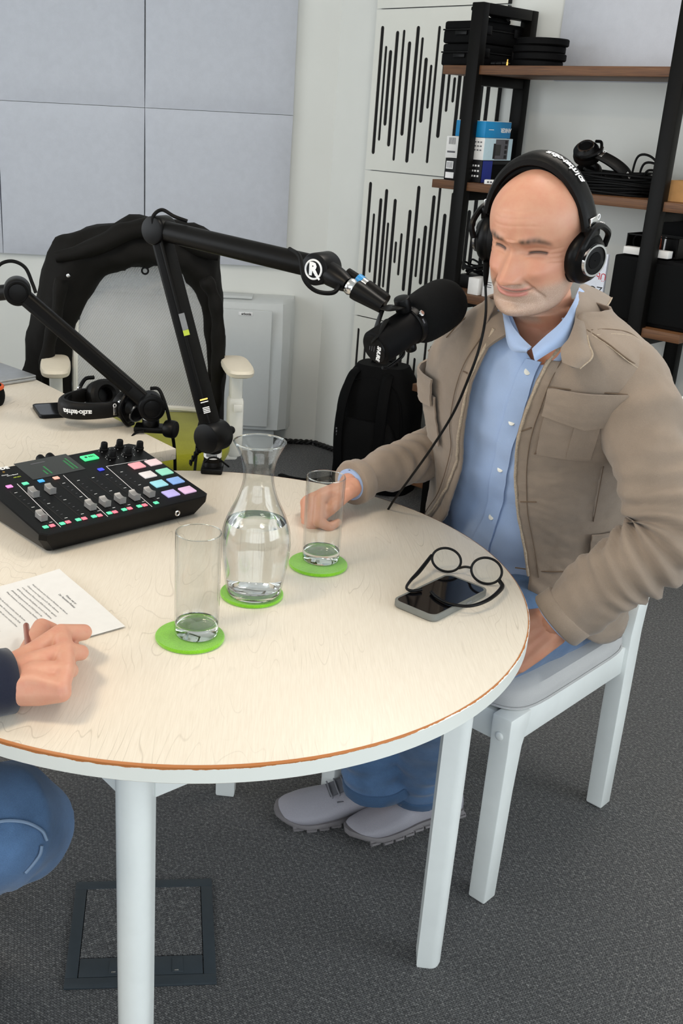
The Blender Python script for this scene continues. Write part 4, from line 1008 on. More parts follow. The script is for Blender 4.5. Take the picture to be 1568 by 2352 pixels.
# ================================================================== microphone booms
def prism_arm(p0, p1, w, h, side, b=.006):
    """straight arm of rounded rectangular section; 'side' is the flat-face normal"""
    p0, p1 = Vector(p0), Vector(p1); t = (p1-p0); L = t.length; t.normalize(); s = (side-t*side.dot(t)).normalized(); return xf(box(L, w, h, (L/2, 0, 0), b, 3), basis(t, s, t.cross(s), p0))
toC = lambda p: (CAM-Vector(p)).normalized()
b1 = atz(487, 1082, TZ)
arm = thing('microphone_boom', 'black microphone boom clamped to the round table edge, reaching over to the right', 'mic boom', tuple(b1.xy)+(TZ,))
zc1 = proj(b1)[2]
J0 = dep(490, 1002, zc1-.035); J1 = dep(366, 528, zc1-.10); J2 = dep(738, 616, 1.86)
side1 = Vector((-.55, -.83, 0)).normalized()
part('clamp', gm(rcyl((b1.x, b1.y, TZ+.0004), (b1.x, b1.y, TZ+.024), .020, .003), xf(box(.045, .05, .012, (0, 0, 0), .003), TR(b1.x, b1.y, TZ+.0065)), xf(box(.03, .012, .07, (0, 0, 0), .003), TR(TC.x-.002, TC.y+TRr+.008, TZ-.03) if False else TR(b1.x, 2.089, TZ-.030)), xf(box(.03, .05, .012, (0, 0, 0), .003), TR(b1.x, 2.066, TZ-.060))), 'black_plastic', arm, world=True)
part('post', gm(rcyl((b1.x, b1.y, TZ+.02), (J0.x, J0.y, J0.z-.01), .0185, .002)), 'black_metal', arm, world=True)
lb = Vector(b1).lerp(Vector(J0), .62); lb = Vector((b1.x, b1.y, TZ+.0385))
pa1, pb1 = Vector((b1.x, b1.y, TZ+.02)), Vector((J0.x, J0.y, J0.z-.01)); lb = pa1.lerp(pb1, .42)
part('barcode_label', tube([pa1.lerp(pb1, .30), pa1.lerp(pb1, .54)], .0190, 24), 'white_label', arm, world=True)
part('barcode', gm(*[xf(box(.0012, .001, .006), basis(Vector((-math.sin(a), math.cos(a), 0)), Vector((math.cos(a), math.sin(a), 0)), UP, lb+Vector((math.cos(a), math.sin(a), 0))*.0195)) for a in [R(-125+9*k) for k in range(8)]]), 'print_black', arm, world=True)
ax = side1
def hub(c, r, w, nm='joint', mat='black_plastic'): return part(nm, gm(rcyl(c-ax*w/2, c+ax*w/2, r, .004, 36)), mat, arm, world=True)
hub(J0, .032, .056); part('tension_knob', gm(rcyl(J0-ax*.05, J0-ax*.026, .012, .003), rcyl(J0-ax*.066, J0-ax*.048, .009, .004)), 'black_plastic', arm, world=True)
hub(J1, .028, .05, 'elbow')
part('lower_arm', prism_arm(J0, J1, .038, .030, ax, .005), 'black_metal', arm, world=True)
part('cable_cover', prism_arm(J0+(J1-J0)*.12-ax*.0, J1-(J1-J0)*.04, .040, .017, ax, .003), 'black_matte', arm, world=True)
part('upper_arm', tube([J1+(J2-J1)*f for f in (0, .03, .5, .97, 1)], [.019, .0205, .0205, .0205, .019], 28), 'black_metal', arm, world=True)
# stickers on the lower arm
ld = (J1-J0); tt = ld.normalized(); fn = toC(J0+ld*.5); fn = (fn-tt*fn.dot(tt)).normalized(); fs = tt.cross(fn)
def sticker(nm, f, w, h, mat, o=.0225, sh_=.0):
    c = J0+ld*f+fn*o+fs*sh_; return part(nm, xf(box(h, w, .0006), basis(tt, fs, fn, c)), mat, arm, world=True, smooth=False)
sticker('silver_sticker', .56, .012, .034, 'grey_plastic', .0228); sticker('green_sticker', .51, .012, .013, 'label_green', .0228)
sticker('gold_print', .185, .016, .003, 'gold', .0228); sticker('white_print', .172, .016, .002, 'print_white', .0228)
for k in range(4): sticker('white_print', .145-.008*k, .014, .002, 'print_white', .0228)
# head of the boom with its round badge
hub(J2, .0285, .052, 'boom_head')
bd = J2+(ax*.0265 if ax.dot(toC(J2)) > 0 else -ax*.0265); bn = (bd-J2).normalized(); be = Vector((0, 0, 1)).cross(bn).normalized(); bu = bn.cross(be)
part('badge_ring', torus(bd, be, bu, .0165, .0019, 40, 8), 'print_white', arm, world=True)
text('R', .03, 'print_white', basis(be, bu, bn, bd+bn*.001), arm, name='badge_letter', bold=.0016)
part('badge_stroke', xf(box(.018, .0035, .001), basis((be-bu).normalized(), (be+bu).normalized(), bn, bd+bn*.0012+be*.008-bu*.010)), 'print_white', arm, world=True, smooth=False)
K1, K2 = dep(800, 655, 1.82), dep(880, 705, 1.80)
part('swivel', tube([J2, J2.lerp(K1, .4), J2.lerp(K1, .75), K1], [.02, .021, .018, .013], 24), 'black_plastic', arm, world=True)
part('thread_adapter', gm(tube([K1, K1.lerp(K2, .08), K1.lerp(K2, .16), K1.lerp(K2, .22)], [.014, .0155, .013, .0145], 24)), 'silver', arm, world=True)
part('boom_tip', gm(tube([K1.lerp(K2, .2), K1.lerp(K2, .3), K1.lerp(K2, .95), K2], [.0175, .0175, .0125, .0125], 24)), 'black_plastic', arm, world=True)
# boom cable
rnr = lambda pts: spl(pts, 8)
cb = thing('microphone_cable', 'black cable following the round-table boom with an XLR plug', 'cable', tuple(J2))
part('lead', tube(rnr([dep(352, 520, zc1-.12), dep(352, 496, zc1-.13), dep(372, 482, zc1-.13), dep(400, 497, zc1-.14), dep(430, 508, zc1-.14)]), .0036, 8), 'black_rubber', cb, world=True)
part('lead', tube(rnr([dep(665, 572, 1.84), dep(688, 590, 1.80), dep(698, 640, 1.79), dep(725, 668, 1.80), dep(765, 672, 1.81), dep(782, 650, 1.82), dep(790, 628, 1.83)]), .0040, 8), 'black_rubber', cb, world=True)
X0, X1 = dep(798, 625, 1.84), dep(888, 690, 1.81)
part('xlr_plug', gm(tube([X0, X0.lerp(X1, .3)], [.008, .0095], 18), tube([X0.lerp(X1, .5), X0.lerp(X1, .95), X1], [.0115, .0115, .010], 18)), 'black_rubber', cb, world=True)
part('blue_ring', tube([X0.lerp(X1, .26), X0.lerp(X1, .38)], [.0112, .0112], 18), 'xlr_blue', cb, world=True)
part('plug_collar', tube([X0.lerp(X1, .38), X0.lerp(X1, .52)], [.0105, .0105], 18), 'silver', cb, world=True)
part('hanging_lead', tube(rnr([atz(447, 1082, TZ-.12), dep(452, 1030, zc1+.04), dep(456, 985, zc1+.02), dep(462, 960, zc1-.0)]), .0034, 8), 'black_rubber', cb, world=True)
helix = []
ha, hb = atz(432, 1078, TZ+.012)+Vector((0, .03, 0)), Vector((b1.x-.01, b1.y+.03, TZ+.035))
for i in range(150):
    f = i/149; q = ha.lerp(hb, f)+UP*(.018*math.sin(f*math.pi)); a = f*2*math.pi*9; helix.append(q+Vector((0, math.cos(a), 0))*.007+UP*math.sin(a)*.007)
part('coiled_lead', tube(helix, .0022, 6), 'black_rubber', cb, world=True)
part('thin_lead', tube(rnr([dep(470, 1062, zc1-.02), dep(482, 1052, zc1-.045), dep(500, 1053, zc1-.03), dep(525, 1072, zc1+.03)]), .002, 6), 'black_rubber', cb, world=True)

# ================================================================== the microphone before the man's mouth
A0, A1 = dep(862, 800, 1.72), dep(1030, 690, 1.80)
am = (A1-A0).normalized(); mic = thing('microphone', 'black broadcast microphone with a large foam windscreen in front of the man', 'microphone', tuple(A0))
s_ = (am.cross(UP)).normalized(); mu_ = s_.cross(am)
LB = .095
part('body', tube([A0-am*.002, A0, A0+am*.003, A0+am*(LB-.002), A0+am*LB], [.0245, .0285, .0305, .0305, .029], 48), 'black_matte', mic, world=True, angle=R(50))
part('end_plate', tube([A0-am*.004, A0-am*.0015], [.0238, .0245], 40), 'black_plastic', mic, world=True)
# lettering on the end plate
ez = -am; ey_ = (UP-ez*UP.dot(ez)).normalized(); ex_ = ey_.cross(ez); rot = Matrix.Rotation(R(-112), 4, 'Z')
EP = basis(ex_, ey_, ez, A0-am*.0045) @ rot
text('SHURE', .0105, 'print_white', EP @ TR(.002, .011, 0), mic, bold=.0004)
for k in range(3): part('switch_mark', xf(box(.012-.002*k, .0008, .0003, (-.002+.002*k, .001-.0048*k, 0)), EP), 'print_grey', mic, world=True, smooth=False)
W0 = A0+am*(LB-.004)
foam = [(.030, 0), (.034, .003), (.0405, .010), (.0435, .025), (.0450, .045), (.0450, .065), (.0425, .085), (.0350, .1005), (.0225, .110), (.001, .113)]
fp = spl([(a, b, 0) for a, b in foam], 4)
part('windscreen', tube([W0+am*p.y for p in fp], [max(.0008, p.x) for p in fp], 48, disp=lambda q, u, a: .0006*nz(q, 260)), 'foam_black', mic, world=True, angle=R(60))
part('ring', tube([W0-am*.010, W0-am*.008, W0+am*.004, W0+am*.006], [.0315, .0335, .0335, .0315], 40), 'black_plastic', mic, world=True)
part('ring_label', gm(*[xf(box(.003, .0012, .010), basis(am, (math.cos(a)*toC(A0)+math.sin(a)*am.cross(toC(A0))).normalized(), am.cross((math.cos(a)*toC(A0)+math.sin(a)*am.cross(toC(A0))).normalized()), W0-am*.003+(math.cos(a)*(toC(A0)-am*toC(A0).dot(am)).normalized()+math.sin(a)*am.cross((toC(A0)-am*toC(A0).dot(am)).normalized()))*.0334)) for a in (R(-50), R(10))]), 'print_grey', mic, world=True, smooth=False)
# yoke with its thumb screws
tcm = (toC(A0)-am*toC(A0).dot(am)).normalized(); upm = (UP-am*UP.dot(am)).normalized(); sdm = am.cross(upm)
YC = A0+am*(LB-.018)
yk = part('yoke', tube(spl([YC+upm*.040-sdm*.0, YC+upm*.046-am*.022, K2+Vector((0, 0, -.004)), YC+upm*.018-am*.075+sdm*.0, A0+am*.035+upm*.034], 8), .011, 10, flat=.28), 'black_metal', mic, world=True)
part('thumb_screw', rcyl(YC+upm*.030, YC+upm*.056, .0135, .003), 'black_plastic', mic, world=True)
part('thumb_screw', rcyl(YC-upm*.030, YC-upm*.044, .010, .003), 'black_plastic', mic, world=True)
part('side_screw', rcyl(YC+am*.012+tcm*.030+upm*.008, YC+am*.012+tcm*.0352+upm*.008, .005, .001, 16), 'silver', mic, world=True)
part('cable_guard', tube(spl([A0+am*.06-upm*.031, A0+am*.055-upm*.043, A0+am*.02-upm*.046, A0+am*.006-upm*.040], 8), .0028, 8), 'black_metal', mic, world=True)

# ================================================================== second boom on the desk
b2 = atz(346, 990, TZ); zc2 = proj(b2)[2]
ar2 = thing('microphone_boom', 'second black microphone boom clamped to the corner of the white desk', 'mic boom', tuple(b2.xy)+(TZ,))
Q0 = dep(346, 932, zc2-.02); Q1 = dep(40, 668, zc2-.04); Q2 = dep(-150, 690, zc2+.1)
ax2 = Vector((.25, -.96, 0)).normalized()
part('clamp', gm(xf(box(.075, .045, .014, (0, 0, .0075), .004), TR(b2.x, b2.y, TZ)), rcyl((b2.x, b2.y, TZ+.012), (b2.x, b2.y, TZ+.03), .02, .003)), 'black_plastic', ar2, world=True)
part('clamp_knob', gm(rcyl(b2+Vector((.035, -.01, .012)), b2+Vector((.062, -.02, .012)), .021, .006)), 'black_plastic', ar2, world=True)
part('post', rcyl((b2.x, b2.y, TZ+.02), (Q0.x, Q0.y, Q0.z), .0175, .002), 'black_metal', ar2, world=True)
pa2, pb2 = Vector((b2.x, b2.y, TZ+.02)), Vector(Q0)
part('barcode_label', tube([pa2.lerp(pb2, .20), pa2.lerp(pb2, .42)], .0182, 24), 'white_label', ar2, world=True)
for c, nm, r in ((Q0, 'joint', .031), (Q1, 'elbow', .031)):
    part(nm, rcyl(c-ax2*.028, c+ax2*.028, r, .004, 36), 'black_plastic', ar2, world=True); part('joint_cap', torus(c+ax2*.027, (1, .25, 0), UP, .022, .003, 30, 8), 'black_matte', ar2, world=True)
part('lower_arm', prism_arm(Q0, Q1, .036, .036, ax2, .008), 'black_metal', ar2, world=True)
part('cable_cover', prism_arm(Q0.lerp(Q1, .14), Q0.lerp(Q1, .93), .038, .018, ax2, .003), 'black_matte', ar2, world=True)
part('upper_arm', tube([Q1, Q2], [.018, .018], 20), 'black_metal', ar2, world=True)
c2_ = thing('microphone_cable', 'thin black cable looping over and down the boom on the white desk', 'cable', tuple(b2))
part('lead', tube(rnr([dep(-15, 628, zc2-.06), dep(2, 606, zc2-.08), dep(30, 600, zc2-.08), dep(58, 615, zc2-.07), dep(74, 650, zc2-.06), dep(82, 672, zc2-.06)]), .0042, 8), 'black_rubber', c2_, world=True)
part('lead', tube(rnr([dep(345, 892, zc2-.03), dep(365, 895, zc2-.03), dep(380, 930, zc2-.03), dep(388, 960, zc2-.02), dep(397, 1005, zc2-.0), dep(401, 1040, zc2+.05), dep(402, 1085, zc2+.10)]), .0042, 8), 'black_rubber', c2_, world=True)
part('lead', tube(rnr([dep(332, 990, zc2-.03), dep(312, 994, zc2-.03), dep(298, 1010, zc2-.05), dep(290, 1020, zc2-.05)]), .003, 8), 'black_rubber', c2_, world=True)
# microphone of the second boom: only its rim shows at the left picture edge
m2 = thing('microphone', 'black and orange microphone windscreen at the left edge of the white desk', 'microphone', tuple(dep(-28, 900, 2.6)))
mc = dep(-34, 908, 2.58)
part('windscreen', ball(tuple(mc), .048, 28, 18, (1, 1, 1.0)), 'foam_black', m2, world=True)
part('orange_ring', torus(mc+Vector((0, 0, .022)), (1, 0, 0), (0, 1, 0), .042, .005, 40, 8), 'orange', m2, world=True)
part('body', tube([mc+Vector((-.03, 0, .0)), mc+Vector((-.05, 0, .005)), mc+Vector((-.15, .03, .02))], [.03, .026, .026], 24), 'black_matte', m2, world=True)
# ------------------------------------------------------------------ things on the desk
HPc = atz(238, 985, TZ+.0)
zl = Vector((-.72, -.69, 0)).normalized(); xl = Vector((.69, -.72, 0)).normalized()
hm = basis(xl, UP, xl.cross(UP), Vector((HPc.x+.03, HPc.y+.06, TZ+.047)))
hz = (atz(128, 1000, TZ)-atz(250, 975, TZ)); hz.z = 0; hz.normalize(); hx = Vector((hz.y, -hz.x, 0))
hm = basis(hx, hz.cross(hx), hz, atz(248, 968, TZ)+Vector((0, .02, .046)))
headphones('headphones', 'black headphones lying folded on the white desk', hm, .050, .125, brand='audio-technica', flip=1, cup_yaw=R(20), mid=-26)
pA, pB, pC = atz(88, 955, TZ+.009), atz(205, 948, TZ+.009), atz(76, 928, TZ+.009)
phone('smartphone', 'black smartphone lying on the white desk behind the headphones', pA, pB, pC, 'black_plastic', TZ+.0004, .0095)
lp0, lp1 = atz(83, 862, TZ+.015), atz(-40, 818, TZ+.015); ld_ = (lp1-lp0).normalized(); ln_ = Vector((ld_.y, -ld_.x, 0)); ln_ = ln_ if ln_.x < 0 else -ln_
lt = thing('laptop', 'closed grey laptop at the left edge of the white desk', 'laptop', mtx=basis(ld_, ln_, ld_.cross(ln_), Vector((lp0.x, lp0.y, TZ+.0004))))
sg_ = 1 if ld_.cross(ln_).z > 0 else -1
part('lower_shell', box(.22, .30, .008, (.11, .15, sg_*.005), .002), 'laptop_grey', lt); part('lid', box(.22, .30, .006, (.11, .15, sg_*.0125), .002), 'laptop_grey', lt)
# ------------------------------------------------------------------ floor box
f0, f1, f2, f3 = atz(150, 2275, 0), atz(498, 2262, 0), atz(485, 2022, 0), atz(172, 2030, 0)
fx = ((f1-f0)+(f2-f3)).normalized(); fy = Vector((-fx.y, fx.x, 0)); fw = ((f1-f0).length+(f2-f3).length)/2; fh = ((f3-f0).length+(f2-f1).length)/2; fc = (f0+f1+f2+f3)/4
fb = thing('floor_box', 'dark square floor socket hatch set in the carpet under the round table', 'floor hatch', mtx=basis(fx, fy, UP, fc))
e = .022
for nm, g in (('frame_side', box(fw, e, .005, (0, -fh/2+e/2, .0027), .001)), ('frame_side', box(fw, e, .005, (0, fh/2-e/2, .0027), .001)), ('frame_side', box(e, fh-2*e, .005, (-fw/2+e/2, 0, .0027), .001)), ('frame_side', box(e, fh-2*e, .005, (fw/2-e/2, 0, .0027), .001))): part(nm, g, 'hatch_plastic', fb)
part('carpet_lid', box(fw-2*e-.003, fh-2*e-.048, .004, (0, .024, .0025)), 'carpet', fb, smooth=False)
part('lid_bar', box(fw-2*e-.003, .044, .0042, (0, -fh/2+e+.0235, .0026), .001), 'hatch_plastic', fb)
for x in (-.047, .065):
    part('latch', gm(box(.02, .032, .002, (x, -fh/2+e+.0225, .0052), .0008)), 'hatch_plastic', fb); part('latch_tip', box(.008, .003, .0015, (x-.002, -fh/2+e+.009, .0066), .0005), 'silver', fb)

# ================================================================== white wooden chair
def wooden_chair(lab, mt):
    t = thing('wooden_chair', lab, 'chair', mtx=mt, group='white wooden chairs')
    for s in (1, -1):
        def sq(x, y, w, d, z): return [(x-w/2, y-d/2, z), (x+w/2, y-d/2, z), (x+w/2, y+d/2, z), (x-w/2, y+d/2, z)]
        X = s*.205
        fl = [sq(X, -.232, .034, .036, 0), sq(X, -.232, .038, .040, .004), sq(X, -.228, .040, .044, .25), sq(X, -.224, .041, .050, .35), sq(X, -.219, .042, .066, .40), sq(X, -.218, .042, .068, .425)]
        part('leg', evalmods(loft(fl), [('BEVEL', dict(width=.003, segments=2))]), 'white_paint', t)
        rl = [sq(X, .232, .034, .036, 0), sq(X, .232, .038, .042, .004), sq(X, .226, .040, .046, .25), sq(X, .222, .040, .048, .45), sq(X, .245, .038, .040, .62), sq(X, .306, .036, .032, .95)]
        part('leg', evalmods(loft(rl), [('BEVEL', dict(width=.003, segments=2))]), 'white_paint', t)
        part('side_rail', box(.024, .40, .065, (X, 0, .388), .003), 'white_paint', t)
        part('screw_cap', ball((X, -.2535, .385), .009, 12, 8, (1, .4, 1)), 'white_paint', t)
    part('front_rail', box(.372, .024, .060, (0, -.222, .388), .003), 'white_paint', t)
    part('rear_rail', box(.372, .024, .060, (0, .222, .388), .003), 'white_paint', t)
    for z, y in ((.58, .242), (.90, .298)): part('back_slat', box(.372, .020, .075, (0, y, z), .006), 'white_paint', t)
    for x in (-.1, 0, .1): part('back_bar', tube([(x, .24, .54), (x, .296, .88)], .009, 8), 'white_paint', t)
    rings = []
    for sc, z in ((.955, .4215), (.99, .428), (1.0, .440), (.99, .455), (.955, .464), (.85, .468), (.4, .470)): rings.append([(x, y-.01, zz-.004*(x/.2)**2*0) for x, y, zz in srect(.226*sc, .226*sc, z, 7, 48)])
    part('seat_cushion', loft(rings), 'seat_grey', t)
    part('piping', tube([(x, y-.01, z) for x, y, z in srect(.226, .226, .428, 7, 60)]+[srect(.226, .226, .428, 7, 60)[0][:1]+(srect(.226, .226, .428, 7, 60)[0][1]-.01, .428)], .0025, 6), 'seat_grey', t)
    return t
n1, n2 = atz(1105, 2058, 0), atz(1372, 1842, 0); ce = (n2-n1).normalized(); cxn = Vector((ce.y, -ce.x, 0))
cc_ = (n1+n2)/2-cxn*.205
wooden_chair('white wooden chair with grey seat cushion that the man in the taupe jacket sits on', basis(cxn, ce, UP, cc_))

# ================================================================== people
def hand_chains(W_, fwd, up, side, s=1.0, curl=(0, 0, 0, 0), spread=.0, thumb=None, fing=None):
    """chains for one hand. W_ wrist, fwd to the knuckles, up out of the back of the hand, side towards the thumb"""
    ch = []
    K = []
    for k, (o, l) in enumerate(((.030, .092), (.010, .096), (-.011, .091), (-.030, .082))):
        kn = W_+side*o*s+fwd*l*s+up*(.004-.003*abs(k-1.2))*s; K.append(kn)
        ch.append([(W_+side*o*.55*s-up*.002*s, .0165*s), (W_+side*o*.85*s+fwd*l*.5*s, .0145*s), (kn, .0118*s)])
    ch.append([(W_+side*.016*s-up*.008*s, .017*s), (W_+side*.034*s+fwd*.035*s-up*.010*s, .0155*s), (W_+side*.036*s+fwd*.06*s-up*.006*s, .011*s)])
    ch.append([(W_-side*.020*s-up*.008*s, .016*s), (W_-side*.026*s+fwd*.05*s-up*.008*s, .014*s)])
    L = ((.045, .027, .022), (.049, .031, .023), (.045, .029, .022), (.035, .022, .019))
    for k in range(4):
        if fing and fing[k] is not None:
            pts = fing[k]; rr = (.0105, .0098, .0086, .0074); ch.append([(K[k], .0112*s)]+[(p, r*s*(.9 if k == 3 else 1)) for p, r in zip(pts, rr[1:])]); continue
        a = 0; p = K[k]; c = [(p, .0112*s*(.9 if k == 3 else 1))]; sp_ = spread*(1.5-k)*.5
        for j in range(3):
            a += curl[k]*(.8, 1.1, .7)[j]; d = (fwd*math.cos(a)-up*math.sin(a)+side*sp_).normalized(); p = p+d*L[k][j]*s; c.append((p, (.0100, .0090, .0076)[j]*s*(.88 if k == 3 else 1)))
        ch.append(c)
    if thumb: ch.append([(W_+side*.030*s+fwd*.022*s-up*.008*s, .0145*s)]+[(p, r*s) for p, r in zip(thumb, (.0125, .0112, .0092))])
    return ch
def join_solid(parts_):
    """boolean union of closed geoms into one continuous mesh"""
    base = parts_[0]
    obs = []
    for g in parts_:
        me = bpy.data.meshes.new('u'); me.from_pydata(g[0], [], g[1]); bm = bmesh.new(); bm.from_mesh(me); bmesh.ops.recalc_face_normals(bm, faces=bm.faces); bm.to_mesh(me); bm.free()
        o = bpy.data.objects.new('u', me); COL.objects.link(o); obs.append(o)
    for o in obs[1:]:
        md = obs[0].modifiers.new('b', 'BOOLEAN'); md.operation = 'UNION'; md.object = o; md.solver = 'EXACT'
    dg = bpy.context.evaluated_depsgraph_get(); dg.update(); ev = bpy.data.meshes.new_from_object(obs[0].evaluated_get(dg))
    r = ([tuple(v.co) for v in ev.vertices], [tuple(p.vertices) for p in ev.polygons]); bpy.data.meshes.remove(ev)
    n = len(parts_[0][0])
    for o in obs:
        me = o.data; bpy.data.objects.remove(o); bpy.data.meshes.remove(me)
    return r if len(r[0]) > .8*n else gm(*parts_)
def interp(tab, z):
    xs = [a for a, b in tab]; return float(np.interp(z, xs, [b for a, b in tab]))
def smooth_tab(tab, n=10):
    q = spl([(a, b, 0) for a, b in tab], n); return sorted([(p.x, p.y) for p in q])
HF = smooth_tab([(-.120, .052), (-.116, .072), (-.108, .086), (-.096, .090), (-.082, .085), (-.068, .086), (-.05, .087), (-.03, .086), (-.008, .083), (.012, .081), (.024, .085), (.036, .091), (.052, .093), (.07, .089), (.09, .075), (.106, .053), (.116, .028), (.1195, .006)])
HB = smooth_tab([(-.120, -.050), (-.1, -.056), (-.07, -.064), (-.04, -.076), (0, -.090), (.03, -.097), (.06, -.096), (.085, -.082), (.105, -.055), (.116, -.028), (.1195, -.006)])
HW = smooth_tab([(-.120, .026), (-.116, .036), (-.106, .047), (-.09, .055), (-.07, .0605), (-.045, .0655), (-.02, .069), (.005, .0715), (.03, .0735), (.055, .0735), (.075, .068), (.093, .055), (.107, .037), (.116, .019), (.1195, .004)])
def g2(x, z, cx, cz, sx, sz): return math.exp(-((x-cx)/sx)**2-((z-cz)/sz)**2)
def sstep(a, b, x):
    t = max(0, min(1, (x-a)/(b-a))); return t*t*(3-2*t)
def mouth_z(x): return -.0600+7.0*x*x-.0012*(1 if x > 0 else 0)*x*40*.0
def face_feature(x, z):
    """forward push of the face surface at (x, z), and sideways none"""
    ax_ = abs(x); d = 0
    # nose
    if -.052 < z < .034:
        t = sstep(.030, -.030, z); h = .004+.0245*t**1.2; w = .0080+.0075*t
        cut = sstep(-.0460, -.0365, z); d += h*cut*math.exp(-(ax_/w)**2.4)
        d += .0095*g2(ax_, z, .0155, -.0330, .0065, .0080); d += .003*g2(ax_, z, 0, -.0300, .010, .009)           # wings
        d -= .003*g2(ax_, z, .0095, -.0415, .0045, .0035)            # nostrils
    # brows and sockets
    d += .0065*g2(ax_, z, .027, .033, .020, .0075); d -= .0125*g2(ax_, z, .031, .014, .0165, .0105); d -= .004*g2(ax_, z, .012, .016, .007, .010)
    d += .0055*g2(ax_, z, .032, .0125, .0120, .0065)                   # lids
    zs = .0095+.0030*math.cos((ax_-.031)*95); d -= .0032*math.exp(-((z-zs)/.0014)**2)*sstep(.0155, .010, abs(ax_-.032))   # squinting slit
    d -= .0010*math.exp(-((z-zs-.007)/.0013)**2)*sstep(.018, .012, abs(ax_-.032))
    d -= .0018*math.exp(-((z-zs+.0065+.05*(ax_-.03))/.0014)**2)*sstep(.018, .012, abs(ax_-.032))
    # raised cheeks and laugh folds
    d += .0095*g2(ax_, z, .040, -.022, .017, .015); d += .003*g2(ax_, z, .047, -.048, .012, .016)
    fx_ = .0195+.024*sstep(-.028, -.075, z); d -= .0046*math.exp(-((ax_-fx_)/.0034)**2)*sstep(-.022, -.034, z)*sstep(-.088, -.070, z)
    for k in range(4):                                                 # crow's feet
        zz = .016-.0075*k+(.35*(1.2-k))*(ax_-.05)*.45; d -= .0018*math.exp(-((z-zz)/.0014)**2)*sstep(.045, .050, ax_)*sstep(.068, .058, ax_)
    # mouth
    mz = mouth_z(x); mw_ = sstep(.0305, .022, ax_)
    d += .0038*math.exp(-((z-mz-.0055)/.0042)**2)*mw_; d += .0046*math.exp(-((z-mz+.0062)/.0050)**2)*sstep(.029, .016, ax_)
    d -= .0046*math.exp(-((z-mz)/.0017)**2)*sstep(.0335, .027, ax_); d -= .0028*g2(ax_, z, .0325, mouth_z(.0325), .004, .005)
    d -= .0016*g2(ax_, z, 0, -.0505, .0035, .006); d += .0035*g2(ax_, z, 0, -.0985, .016, .009); d -= .0025*g2(ax_, z, 0, -.0825, .017, .0045)
    for k in range(3): d -= .00055*math.exp(-((z-(.056+.010*k)-.002*math.sin(x*60))/.0016)**2)*sstep(.045, .03, ax_)
    return d
KZ = .84
def squash(z): return z if z > .01 else .01+(z-.01)*KZ
def unsquash(z): return z if z > .01 else .01+(z-.01)/KZ
def head_geom(mt, neck, nu=200, nvz=190):
    """head and neck as one stack of rings in the head frame (x left, y forward, z up); neck = list of (z, yfront, yback, halfwidth, xshift, yshift)"""
    zs = []
    zt, zb = .1195, -.120
    for i in range(nvz+1):
        t = i/nvz; zs.append(zb+(zt-zb)*(math.sin(math.pi*(t-.5)*.92)/math.sin(math.pi*.46)*.5+.5))
    rings = []
    for nz_, yf, yb, hw, xs, ys in neck:
        rings.append([Vector((xs+hw*math.sin(a), ys+(yf+yb)/2+(yf-yb)/2*math.cos(a), nz_)) for a in [2*math.pi*j/nu for j in range(nu)]])
    for z in zs:
        yf, yb, hw = interp(HF, z), interp(HB, z), interp(HW, z); yc = (yf+yb)/2-.0; r = []
        for j in range(nu):
            # pack samples densely towards the face
            q = 2*math.pi*j/nu; a = q-.45*math.sin(q)
            s_, c_ = math.sin(a), math.cos(a); e = 1.98 if c_ > 0 else 2.0
            x = hw*math.copysign(abs(s_)**(2/e), s_); y = yc+((yf-yc) if c_ > 0 else (yc-yb))*math.copysign(abs(c_)**(2/e), c_)
            if c_ > 0: y += face_feature(x, z)*sstep(0, .35, c_)
            r.append(Vector((x, y, z)))
        rings.append(r)
    V, F = loft(rings); return [tuple(mt @ Vector((p[0], p[1], squash(p[2])))) for p in V], F
